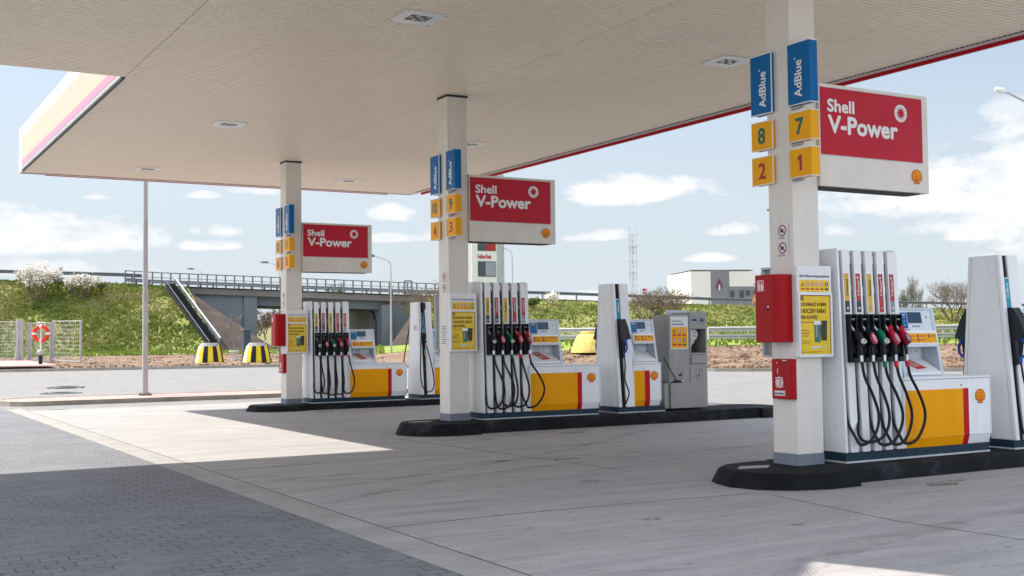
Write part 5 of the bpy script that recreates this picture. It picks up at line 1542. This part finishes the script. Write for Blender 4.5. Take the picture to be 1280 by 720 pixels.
# bucket, utility box
p = gp(292, 70); t = thing('bucket', 'small white plastic bucket on the soil between the two striped cones', 'bucket', p)
mb = MB('paper_white'); mb.lathe([(.20, 0), (.27, .52), (.29, .52), (.29, .58), (.24, .58), (.18, .05), (.02, .05)], (p.x, p.y, p.z), 18); mb.build('pail', t)
p = gp(307.5, 74); t = thing('utility_box', 'blue grey utility cabinet behind the striped cone left of the far column', 'utility box', p)
mb = MB('box_greyblue'); mb.box(p.x-.22, p.x+.22, p.y-.22, p.y+.22, p.z-.2, p.z+1.75); mb.build('body', t, bevel=.02)
mb = MB('rail_grey'); mb.box(p.x-.27, p.x+.27, p.y-.27, p.y+.27, p.z+1.752, p.z+1.83); mb.build('lid', t)

# ---- trees and shrubs
def tree(name, px, D, zb, H, spread, label, cat, leaf=None, nleaf=0, twig='twig_brown', seed=1, trunk=.3, lsize=.1, levels=4, upright=.5, grp=None, tr=.08, leafy=None, nb=None, base=None):
    b = wp(px, D, zb) if base is None else base; rnd = random.Random(seed); t = thing(name, label, cat, b, grp)
    mt = MB(twig); mc = MB(twig); tips = []
    def grow(p, d, l, r_, lev, mbx):
        q = p+d*l*.5+Vector((rnd.uniform(-1, 1), rnd.uniform(-1, 1), 0))*l*.06; e = q+(d+Vector((rnd.uniform(-1, 1), rnd.uniform(-1, 1), rnd.uniform(-.3, .6)))*.2).normalized()*l*.5
        mbx.tube([p, q, e], [r_, r_*.8, r_*.6], 6 if lev < 2 else 3, cap=False)
        if lev >= levels: tips.append((p, e)); return
        k = nb or rnd.randint(3, 4)
        for i_ in range(k):
            an = 2*math.pi*(i_+rnd.random()*.7)/k; s_ = spread*rnd.uniform(.6, 1.1)
            dn = (d*upright+Vector((math.cos(an)*s_, math.sin(an)*s_, rnd.uniform(.05, .7)))).normalized()
            st = p.lerp(e, rnd.uniform(.45, 1)) if i_ else e
            grow(st, dn, l*rnd.uniform(.60, .80), r_*.58, lev+1, mc)
    if trunk > 0:
        grow(b, Vector((rnd.uniform(-.1, .1), rnd.uniform(-.1, .1), 1)).normalized(), H*trunk, tr, 0, mt)
    else:
        for k in range(7):
            an = k*.9; grow(b+Vector((math.cos(an), math.sin(an), 0))*.2, Vector((math.cos(an)*.7, math.sin(an)*.7, 1)).normalized(), H*.38, tr*.6, 1, mt)
    mt.build('trunk', t)
    zmax = max(e.z for _, e in tips); sc_ = 1
    if leaf and nleaf:
        mc2 = mc; 
        for k in range(nleaf):
            p, e = rnd.choice(tips); c_ = p.lerp(e, rnd.random())+Vector((rnd.gauss(0, 1), rnd.gauss(0, 1), rnd.gauss(0, 1)))*lsize*1.1
            u_ = Vector((rnd.gauss(0, 1), rnd.gauss(0, 1), rnd.gauss(0, 1))).normalized(); v_ = u_.cross(Vector((rnd.gauss(0, 1), rnd.gauss(0, 1), 1))).normalized()
            s_ = lsize*rnd.uniform(.4, 1)
            mc2.add([tuple(c_+u_*s_), tuple(c_+v_*s_*.8), tuple(c_-u_*s_), tuple(c_-v_*s_*.8)], [(0, 1, 2, 3)], mat=leaf if rnd.random() < .88 or not leafy else leafy)
    mc.build('crown', t)
    return t
def slope_base(px, t_): L, D, z = on_slope(px, t_); return W(L, D, z)
tree('blossom_tree', 47, 0, 0, 3.1, .42, 'largest white blossoming tree, left one on the embankment above the life ring', 'tree', 'blossom', 3200, 'twig_brown', 11, 0, .11, 5, .62, 'white blossoming trees', .10, base=slope_base(46, .66))
tree('blossom_tree', 100, 0, 0, 2.3, .48, 'smaller white blossoming tree on the embankment, second from the left', 'tree', 'blossom', 2400, 'twig_brown', 12, 0, .10, 5, .6, 'white blossoming trees', .09, base=slope_base(101, .70))
tree('shrub', 73, 0, 0, 3.6, .5, 'thin green sapling between the two white blossoming trees', 'shrub', 'leaf_green', 260, 'bark', 13, .28, .09, 3, .8, None, .05, base=slope_base(73, .74))
tree('shrub', 126, 0, 0, 1.9, .7, 'small leafy sapling right of the second blossoming tree', 'shrub', 'leaf_green', 200, 'bark', 14, .28, .08, 3, .6, None, .05, base=slope_base(126, .76))
tree('blossom_tree', 690, 0, 0, 2.3, .9, 'small pale blossoming bush on the slope right of the middle pump hoses', 'tree', 'blossom', 800, 'twig_grey', 15, .22, .13, 4, .45, 'white blossoming trees', .05, base=slope_base(690, .80))
tree('shrub', 666, 0, 0, 2.2, .9, 'olive green bush on the slope just right of the wide middle pump', 'shrub', 'leaf_green', 500, 'bark', 16, .22, .11, 4, .45, None, .05, base=slope_base(667, .66))
tree('bare_bush', 835, 0, 0, 4.3, .9, 'big brown leafless bush behind the grey service unit', 'bush', 'twig_brown', 1500, 'twig_brown', 17, 0, .07, 5, .5, 'leafless bushes', .12, base=slope_base(832, .30))
tree('bare_bush', 815, 0, 0, 4.6, 1.2, 'brown leafless bush left of the grey service unit, lower than its neighbour', 'bush', 'twig_brown', 900, 'twig_brown', 27, 0, .07, 4, .5, 'leafless bushes', .10, base=slope_base(808, .28))
tree('bare_bush', 1190, 0, 0, 4.7, .8, 'leafless bush on the slope between the near pump head and the narrow pump', 'bush', 'twig_brown', 500, 'twig_brown', 18, 0, .08, 5, .55, 'leafless bushes', .12, base=slope_base(1190, .38))
tree('bare_bush', 541, 0, 0, 6.2, .95, 'twiggy bush against the bridge deck left of the middle column', 'bush', 'twig_brown', 500, 'twig_brown', 19, 0, .08, 5, .55, 'leafless bushes', .11, base=wp(538, 98, 1.6))
tree('bare_bush', 291, 0, 0, 3.6, .5, 'thin bare sapling standing before the brown slope', 'bush', 'twig_brown', 60, 'twig_grey', 20, .35, .06, 3, .75, 'leafless bushes', .05, base=wp(291, 82, gz(291, 82)+.1))
for k, (px, D, H, sd_) in enumerate(((332, 165, 8.5, 21), (344, 190, 9.5, 22), (322, 210, 8.0, 23))):
    tree('bare_tree', px, D, .9, H, .7, ['brown budding tree seen through the underpass, in the middle', 'brown budding tree in the underpass, nearest the far left column', 'brown budding tree in the underpass, nearest the grey abutment'][k], 'tree', 'twig_brown', 900, 'twig_brown', sd_, .26, .16, 4, .6, 'trees seen through the underpass', .14)
for k, (px, D, H, sd_) in enumerate(((1131, 215, 15, 31), (1143, 210, 17.5, 32), (1123, 220, 13, 33), (1150, 225, 14, 34))):
    tree('bare_tree', px, D, 1, H, .28, ['poplar with bare twigs, second of the group above the near pump head', 'tallest bare poplar of the group above the near pump head', 'leftmost bare poplar of the group above the near pump head', 'rightmost bare poplar of the group above the near pump head'][k], 'tree', 'twig_grey', 500, 'twig_grey', sd_, .22, .14, 5, 1.1, 'bare poplars beyond the embankment', .16)
for k, (px, D, H, sd_) in enumerate(((408, 160, 9.6, 41), (416, 165, 11.5, 42), (520, 170, 10.5, 43), (394, 170, 8.5, 44))):
    tree('bare_tree', px, D, 1.0, H, .5, ['pale budding treetop over the bridge railing, left of the tallest', 'tallest pale budding treetop over the bridge railing under the far red board', 'thin treetop over the bridge railing right of the street lamp', 'lowest pale treetop over the bridge railing beside the far column'][k], 'tree', 'leaf_green' if k < 2 else 'twig_grey', 700, 'twig_grey', sd_, .3, .15, 4, .8, 'treetops beyond the bridge', .14)

# ---- lamps and masts beyond
lamp_post('street_lamp', 488.5, 72, 324, 'curved street lamp standing before the bridge, right of the far red board', 1.0, -1, rad=.07, tilt=.22)
lamp_post('street_lamp', 251.5, 150, 338, 'small distant street lamp above the bridge railing left of the far column', 1.0, -1, rad=.08, zb=1, tilt=.2)
lamp_post('street_lamp', 640.5, 80, 311, 'grey street lamp curving behind the middle red board', 1.0, -1, rad=.07, tilt=.22)
lamp_post('street_lamp', 349, 120, 331, 'distant lamp with two heads seen left of the far column', 1.1, -1, rad=.10, zb=1)
lamp_post('street_lamp', 1010, 90, 268, 'street lamp whose dark head shows left of the near column', 2.2, -1, rad=.09, tilt=.35)
# lamp from the right edge
b = wp(1340, 40, .05); t = thing('street_lamp', 'street lamp head reaching in from the right edge of the photo', 'street lamp', b)
hd_ = wp(1266, 40, zat(1266, 113, 40)); mb = MB('galvanised'); mb.tube([b, Vector((b.x, b.y, 9))], [.09, .06], 10); mb.build('pole', t)
mb = MB('galvanised'); mb.tube([Vector((b.x, b.y, 8.9)), hd_], .035, 8); mb.build('arm', t)
mb = MB('white_gloss'); e_ = wp(1252, 40, zat(1252, 109, 40)); mb.tube([hd_, hd_.lerp(e_, .4), e_], [.05, .11, .08], 8); mb.build('lamp_head', t)
# portal frame on the railway
t = thing('catenary_portal', 'small square rail portal frame beyond the bridge, left of the middle column', 'portal', wp(505, 170, 1))
mb = MB('rail_grey')
for px in (505.5, 514.5): mb.tube([wp(px, 170, 1), wp(px, 170, zat(px, 351, 170))], .12, 6)
mb.tube([wp(505.5, 170, zat(505, 351, 170)), wp(514.5, 170, zat(514, 351, 170))], .12, 6); mb.build('frame', t)
lamp_post('pole', 694, 160, 362, 'thin distant pole on the skyline between the middle and narrow pumps', straight=True, zb=1, cat='pole', rad=.08)

# lattice mast
t = thing('lattice_mast', 'tall red and white lattice radio mast on the skyline right of the middle red board', 'mast', wp(792, 300, 2))
mb = MB('steel'); zb, zt = 2, zat(792, 293, 300); hw = .62
L4 = [(-1, -1), (1, -1), (1, 1), (-1, 1)]; c = wp(792, 300, 0)
n = 16
for k in range(n):
    z0, z1 = lerp(zb, zt, k/n), lerp(zb, zt, (k+1)/n); mt = 'rail_grey' if k % 4 == 1 else 'galvanised'
    for j in range(4):
        a, b2 = L4[j], L4[(j+1) % 4]
        p = lambda q, z: Vector((c.x+q[0]*hw, c.y+q[1]*hw, z))
        mb.tube([p(a, z0), p(a, z1)], .055, 4, mt, cap=False); mb.tube([p(a, z0), p(b2, z1)], .03, 3, mt, cap=False); mb.tube([p(a, z1), p(b2, z1)], .03, 3, mt, cap=False)
mb.build('lattice', t)
mb = MB('galvanised')
for z in (zt-7, zt-3, zt): mb.tube([c+Vector((-1.6, .5, z)), c+Vector((1.6, -.5, z))], .06, 4)
for sx in (-1, 1): mb.tube([c+Vector((sx, 0, zt)), c+Vector((sx, 0, zt+2))], .05, 4)
mb.build('antenna', t)
# flag
t = thing('flag', 'small red flag on a thin pole right of the lattice mast', 'flag', wp(803.5, 200, 1))
mb = MB('galvanised'); mb.tube([wp(803.5, 200, 1), wp(803.5, 200, zat(803, 360, 200))], .05, 5); mb.build('pole', t)
mb = MB('flag_red'); P_ = lambda px, y, dd: tuple(wp(px, 200+dd, zat(px, y, 200)))
mb.add([P_(803.7, 360.2, 0), P_(806, 360.8, .3), P_(808.5, 361.5, 0), P_(808.0, 364.2, 0), P_(805.8, 363.4, .3), P_(803.7, 363.4, 0)], [(0, 1, 4, 5), (1, 2, 3, 4)]); mb.build('cloth', t)
# office building
bt = thing('office_building', 'low modern white and grey building on the skyline left of the near column', 'building', wp(900, 260, 2))
BD = (wp(942, 254, 0)-wp(864, 252, 0)).normalized(); BN = Vector((-BD.y, BD.x, 0))
if BN.dot(wp(900, 256, 0)-CAM) < 0: BN = -BN
def blk(name, px0, px1, D0, D1, dep, yt, mt, zb=2, zt=None, yt1=None):
    """front face from px0 at D0 to px1 at D1"""
    mb = MB(mt); a, b2 = wp(px0, D0, 0), wp(px1, D1, 0); d = (b2-a).normalized(); n_ = Vector((-d.y, d.x, 0))
    n_ = BN
    zt = zt or zat(px0, yt, D0)
    q = []
    for z in (zb, zt): q += [(a.x, a.y, z), (b2.x, b2.y, z), (b2.x+n_.x*dep, b2.y+n_.y*dep, z), (a.x+n_.x*dep, a.y+n_.y*dep, z)]
    mb.hexa(q); return mb.build(name, bt)
zt = zat(864, 339, 252)
blk('wall', 864, 889, 252, 252.6, 18, 339, 'wall_white', zt=zt)
blk('wall', 889, 912, 252.5, 253.2, 16, 339, 'wall_grey', zt=zt+.15)
blk('wall', 912, 942, 253.3, 254, 16, 339, 'wall_white', zb=zat(920, 359, 257), zt=zt)
blk('wall', 912, 952, 253, 254.2, 16, 358, 'wall_grey', zt=zat(920, 359, 257))
blk('wall', 942, 952, 254, 254.3, 16, 341, 'wall_white', zb=zat(950, 357, 261), zt=zt-.4)
blk('wall', 843.5, 864, 268, 252.1, 2, 344, 'wall_white', zt=zt)
blk('roof', 863.5, 942.3, 251.8, 253.9, 16, 338, 'concrete_ring', zb=zt+.16, zt=zt+.32)
for k, (p0_, p1_, y0_, y1_) in enumerate(((913.5, 918, 364, 373), (925.5, 930, 364, 373), (933.5, 937.5, 364, 370), (943.5, 947.5, 364, 372))):
    blk('window', p0_, p1_, 252.9+k*.25, 253.0+k*.25, .4, 0, 'glass_dark', zb=zat(915, y1_, 257), zt=zat(915, y0_, 257))
blk('window', 846, 849.2, 265.6, 263.2, .3, 0, 'text_brown', zb=zat(847, 360, 265), zt=zat(847, 351, 265)); 
blk('window', 852, 854, 260.6, 259.4, .3, 0, 'concrete_ring', zb=3, zt=zt-.2); blk('window', 855.2, 861.5, 258, 253.4, .3, 0, 'glass_pale', zb=zat(858, 375, 257), zt=zat(858, 347, 257))
mb = MB('picto_red'); a = wp(897, 252.6, 0); d = BD
mb.M = frame((a.x, a.y, zat(900, 355, 253)), d, (0, 0, 1)) @ Matrix.Scale(.62, 4); 
mb.prism([(-.2, -.1), (1.6, -.1), (.7, 1.9)], .02, .12, 'notice_purple'); mb.prism([(-.35, -1.6), (.1, -1.6), (.1, -.2), (-.35, -.2)], .02, .12, 'notice_purple'); mb.prism([(1.3, -1.6), (1.75, -1.6), (1.75, -.2), (1.3, -.2)], .02, .12, 'notice_purple'); mb.prism([(.45, -2.2), (.95, -2.2), (.95, -.3), (.45, -.3)], .02, .12, 'paper_white')
mb.build('emblem', bt)
# orange road work sign on the embankment top
t = thing('warning_sign', 'orange road works sign with grey panel just left of the large red cabinet', 'road sign', wp(946, 128, 5))
mb = MB('sign_orange'); D = 126
def pt_(px, y, d=0): return wp(px, D+d, zat(px, y, D))
for ys in ((367, 379), (381, 392)):
    a, b2, c_ = pt_(944, ys[0]), pt_(939.5, ys[1]), pt_(952, ys[1])
    off = Vector((SY, CY, 0))*.08
    mb.add([tuple(v) for v in (a, b2, c_)]+[tuple(v+off) for v in (a, b2, c_)], [(0, 1, 2), (5, 4, 3), (0, 3, 4, 1), (1, 4, 5, 2), (2, 5, 3, 0)])
    a, b2, c_ = [v-off*.3 for v in (pt_(944.3, ys[0]+5), pt_(941.8, ys[1]-2.2), pt_(947, ys[1]-2.2))]
    mb.add([tuple(v) for v in (a, b2, c_)], [(0, 1, 2)], mat='paper_white')
mb.build('sign_face', t)
mb = MB('rail_grey'); q = [pt_(945, 391, -.1), pt_(953, 391, -.1), pt_(953, 391, .15), pt_(945, 391, .15)]; q2 = [Vector((v.x, v.y, zat(950, 368, D))) for v in q]
mb.hexa([tuple(v) for v in q+q2]); mb.tube([pt_(948, 396, .2), pt_(948, 368, .2)], .06, 6); mb.build('panel', t)
t = thing('warning_sign', 'small amber sign on a post above the guard rail left of the right narrow pump', 'road sign', wp(1210, 140, 4.8))
D = 140; mb = MB('cone_yellow'); c = pt_(1210.3, 371, 0)
mb.M = frame(c, (CY, -SY, 0), (0, 0, 1)); mb.prism([(-.23, -.32), (.23, -.32), (.27, .05), (.12, .34), (-.12, .34), (-.27, .05)], -.04, .04, 'cone_yellow'); mb.build('sign_face', t)
mb = MB('rail_grey'); mb.tube([pt_(1210.3, 386, .1), pt_(1210.3, 364, .1)], .03, 5); mb.tube([pt_(1209, 363.8, .1), pt_(1211.6, 364.2, .1)], .04, 5); mb.build('post', t)

# ---- price totem behind the middle column
t = thing('price_totem', 'tall white price totem with dark display panels behind the middle red board', 'totem', wp(612, 75, .5))
D = 75; a = wp(590, 74.2, 0); b2 = wp(621.5, 75, 0); d = (b2-a).normalized()
mm = frame((a.x, a.y, 0), d, (0, 0, 1)); Wd = (b2-a).length
zb = gz(600, 75)
mb = MB('white_gloss'); mb.M = mm; top = zat(610, 208, 75)
plate(mb, 0, zb, Wd, top, -.6, 0, 'fascia_white'); mb.build('body', t, bevel=.03)
mb = MB('galvanised'); mb.M = mm; plate(mb, Wd+.01, zb, Wd+.55, top-.1, -.55, -.05, 'galvanised'); plate(mb, -.02, zb, 0-.002, top, -.5, -.1, 'galvanised'); mb.build('side_post', t)
def zy(y): return zat(610, y, 75)
mb = MB('totem_dark'); mb.M = mm
def fxx(px): return (px-590)/(621.5-590)*Wd
plate(mb, fxx(597.5), zy(346), fxx(620), zy(327), .003, .03, 'totem_dark'); plate(mb, fxx(607), zy(345), fxx(619.5), zy(328), .03, .035, 'label_grey')
mb.build('display', t); mb = MB('totem_dark'); mb.M = mm; plate(mb, fxx(597.5), zy(314), fxx(620), zy(304), .003, .03, 'totem_dark'); plate(mb, fxx(608), zy(313.5), fxx(619.5), zy(305), .03, .035, 'number_red')
mb.build('display', t)
for y in (282, 260, 238): mb = MB('totem_dark'); mb.M = mm; plate(mb, fxx(597.5), zy(y), fxx(620), zy(y-14), .003, .03, 'totem_dark'); mb.build('display', t)
mb = MB('text_red'); mb.M = mm; text(mb, 'FuelSave Diesel', fxx(597.5), zy(323.5), fxx(614), zy(318.3), .03, 'text_red', .03); plate(mb, fxx(592), zy(222), fxx(620.5), zy(211), .003, .03, 'red_stripe'); mb.build('lettering', t)

# distant wood line and pale building behind the crest for the far horizon
mb = MB('distant_wood'); rnd = random.Random(9)
for k in range(260):
    px = -500+k*10; D = 420+60*math.sin(k*.3); c = wp(px, D, 0); h = 3.6+2.2*rnd.random()+1.6*noise.noise(Vector((k*.12, 0, 0)))
    w = 3.4
    for j in range(3):
        q = c+Vector((rnd.uniform(-2, 2), rnd.uniform(-2, 2), 0)); mb.lathe([(w*.5, 0), (w*rnd.uniform(.6, .9), h*.5), (w*.45, h*rnd.uniform(.8, .9)), (.2, h)], (q.x, q.y, 0), 7)
tag(mb.build('distant_wood'), 'low brownish line of far woodland on the horizon under the bridge', 'wood', kind='stuff')
# underpass road
mb = MB('asphalt_pale'); q = [wp(322, 88, 0), wp(500, 88, 0), wp(470, 190, 0), wp(300, 190, 0)]
mb.hexa([tuple(Vector((v.x, v.y, z))) for z in (.86, 1.10) for v in q]); tag(mb.build('underpass_road'), kind='structure')

# ------------------------------------------------------------------ light
sd = Vector((3.41, -3.77, -6.33)).normalized()
sl = bpy.data.lights.new('sun', 'SUN'); sl.energy = 4.05; sl.angle = R(.53); sl.color = (1, .935, .85)
so = bpy.data.objects.new('sun', sl); COL.objects.link(so); so.rotation_euler = sd.to_track_quat('-Z', 'Y').to_euler()
elev = math.asin(-sd.z); az = math.atan2(-sd.x, -sd.y)     # clockwise from +Y
w = bpy.data.worlds.new('World'); S.world = w; w.use_nodes = True; nt = w.node_tree; nt.nodes.clear()
out = nt.nodes.new('ShaderNodeOutputWorld'); bg = nt.nodes.new('ShaderNodeBackground'); nt.links.new(bg.outputs[0], out.inputs[0])
sky = nt.nodes.new('ShaderNodeTexSky'); sky.sky_type = 'NISHITA'; sky.sun_disc = False
sky.sun_elevation = elev; sky.sun_rotation = az; sky.air_density = 1.0; sky.dust_density = 2.2; sky.ozone_density = 1.0; sky.altitude = 100
tc = nt.nodes.new('ShaderNodeTexCoord'); sep = nt.nodes.new('ShaderNodeSeparateXYZ'); nt.links.new(tc.outputs['Generated'], sep.inputs[0])
# azimuth / elevation of the ray, wobbled by noise so the clouds get ragged edges
zc = mth(nt, 'MINIMUM', mth(nt, 'MAXIMUM', sep.outputs[2], -.999), .999)
EL = mth(nt, 'ARCSINE', zc); AZ = mth(nt, 'ARCTAN2', sep.outputs[0], sep.outputs[1])
cb = nt.nodes.new('ShaderNodeCombineXYZ'); nt.links.new(AZ, cb.inputs[0]); nt.links.new(mth(nt, 'MULTIPLY', EL, 2.0), cb.inputs[1])
n1 = noi(nt, cb.outputs[0], 14, 7, .62); n2 = noi(nt, cb.outputs[0], 40, 5, .6)
wob = mth(nt, 'ADD', mth(nt, 'MULTIPLY', mth(nt, 'SUBTRACT', n1, .5), 3.4), mth(nt, 'MULTIPLY', mth(nt, 'SUBTRACT', n2, .5), 1.6))
def px_dir(px, y):
    d = fw*F+r2*(px-640)-u2*(y-360); d.normalize(); return math.atan2(d.x, d.y), math.asin(d.z)
tot = None
# cumulus by bearing and height above the horizon: (x, y, half width, half height, strength)
for cx, cy, hw_, hh_, st_ in ((45, 292, 115, 26, .85), (140, 298, 55, 16, .8), (280, 288, 26, 9, .9), (262, 306, 34, 8, .85), (246, 288, 10, 6, .7), (485, 267, 32, 11, .95), (488, 297, 40, 6, .6), (797, 238, 80, 17, .95), (750, 293, 32, 8, .85), (724, 296, 26, 6, .6), (912, 285, 40, 10, .95), (888, 322, 28, 6, .9), (1215, 292, 42, 10, .9),
                            (1210, 235, 150, 48, .95), (1290, 180, 60, 42, .8), (1120, 255, 60, 16, .6), (120, 246, 15, 4, .8), (125, 10, 30, 5, .0), (1345, 250, 110, 70, .9), (1255, 268, 120, 30, .7), (255, 243, 16, 5, .7), (320, 238, 30, 6, .6), (1050, 288, 26, 9, .7), (30, 335, 130, 10, .5), (1262, 130, 30, 14, .5), (560, 292, 30, 8, .5), (720, 372, 90, 8, .6)):
    a0, e0 = px_dir(cx, cy); wa = hw_/F*1.05; wh = hh_/F*1.3
    dx = mth(nt, 'DIVIDE', mth(nt, 'SUBTRACT', AZ, a0), wa); dy = mth(nt, 'DIVIDE', mth(nt, 'SUBTRACT', EL, e0-wh*.25), wh)
    dyl = mth(nt, 'MULTIPLY', mth(nt, 'MINIMUM', dy, 0), 1.25); dy = mth(nt, 'ADD', dy, dyl)   # flatter underside
    r_ = mth(nt, 'ADD', mth(nt, 'MULTIPLY', dx, dx), mth(nt, 'MULTIPLY', dy, dy))
    v = mth(nt, 'SUBTRACT', 1.35, r_)
    v = mth(nt, 'ADD', v, mth(nt, 'MULTIPLY', wob, 1.5))
    v = mth(nt, 'MULTIPLY', v, .82, clamp=True); v = mth(nt, 'MULTIPLY', v, mth(nt, 'LESS_THAN', r_, 3.2)); v = mth(nt, 'MULTIPLY', v, st_)
    tot = v if tot is None else mth(nt, 'MAXIMUM', tot, v)
# elsewhere in the sky, unseen bright noise clouds added to lift the shade
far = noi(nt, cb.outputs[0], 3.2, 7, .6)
unseen_sky = mth(nt, 'MAXIMUM', ramp(nt, mth(nt, 'ABSOLUTE', mth(nt, 'SUBTRACT', AZ, YAW)), [(.50, 0), (.70, 1)]), ramp(nt, EL, [(.36, 0), (.55, 1)]))
fz = mth(nt, 'MULTIPLY', mth(nt, 'MULTIPLY', ramp(nt, far, [(.40, 0), (.60, 1)]), unseen_sky), .95)
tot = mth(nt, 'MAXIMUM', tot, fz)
hazem = ramp(nt, EL, [(.0, .97), (.08, .88), (.18, .62), (.35, .15)])
CL = (6.1, 6.0, 6.05)
skyc = mixc(nt, hazem, sky.outputs[0], (3.95, 4.42, 4.85))
body = ramp(nt, n2, [(.3, .93), (.7, 1.0)])
skyc = mixc(nt, mth(nt, 'MULTIPLY', tot, body), skyc, mixc(nt, unseen_sky, CL, (11.6, 12.2, 13.4)))  # added clouds out of view are brighter than the seen ones, as fill light
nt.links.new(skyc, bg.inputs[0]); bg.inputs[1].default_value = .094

S.view_settings.view_transform = 'Standard'; S.view_settings.look = 'None'; S.view_settings.exposure = .95; S.view_settings.gamma = 1
S.view_settings.use_curve_mapping = False
S.cycles.max_bounces = 8; S.cycles.diffuse_bounces = 5; S.cycles.use_denoising = True
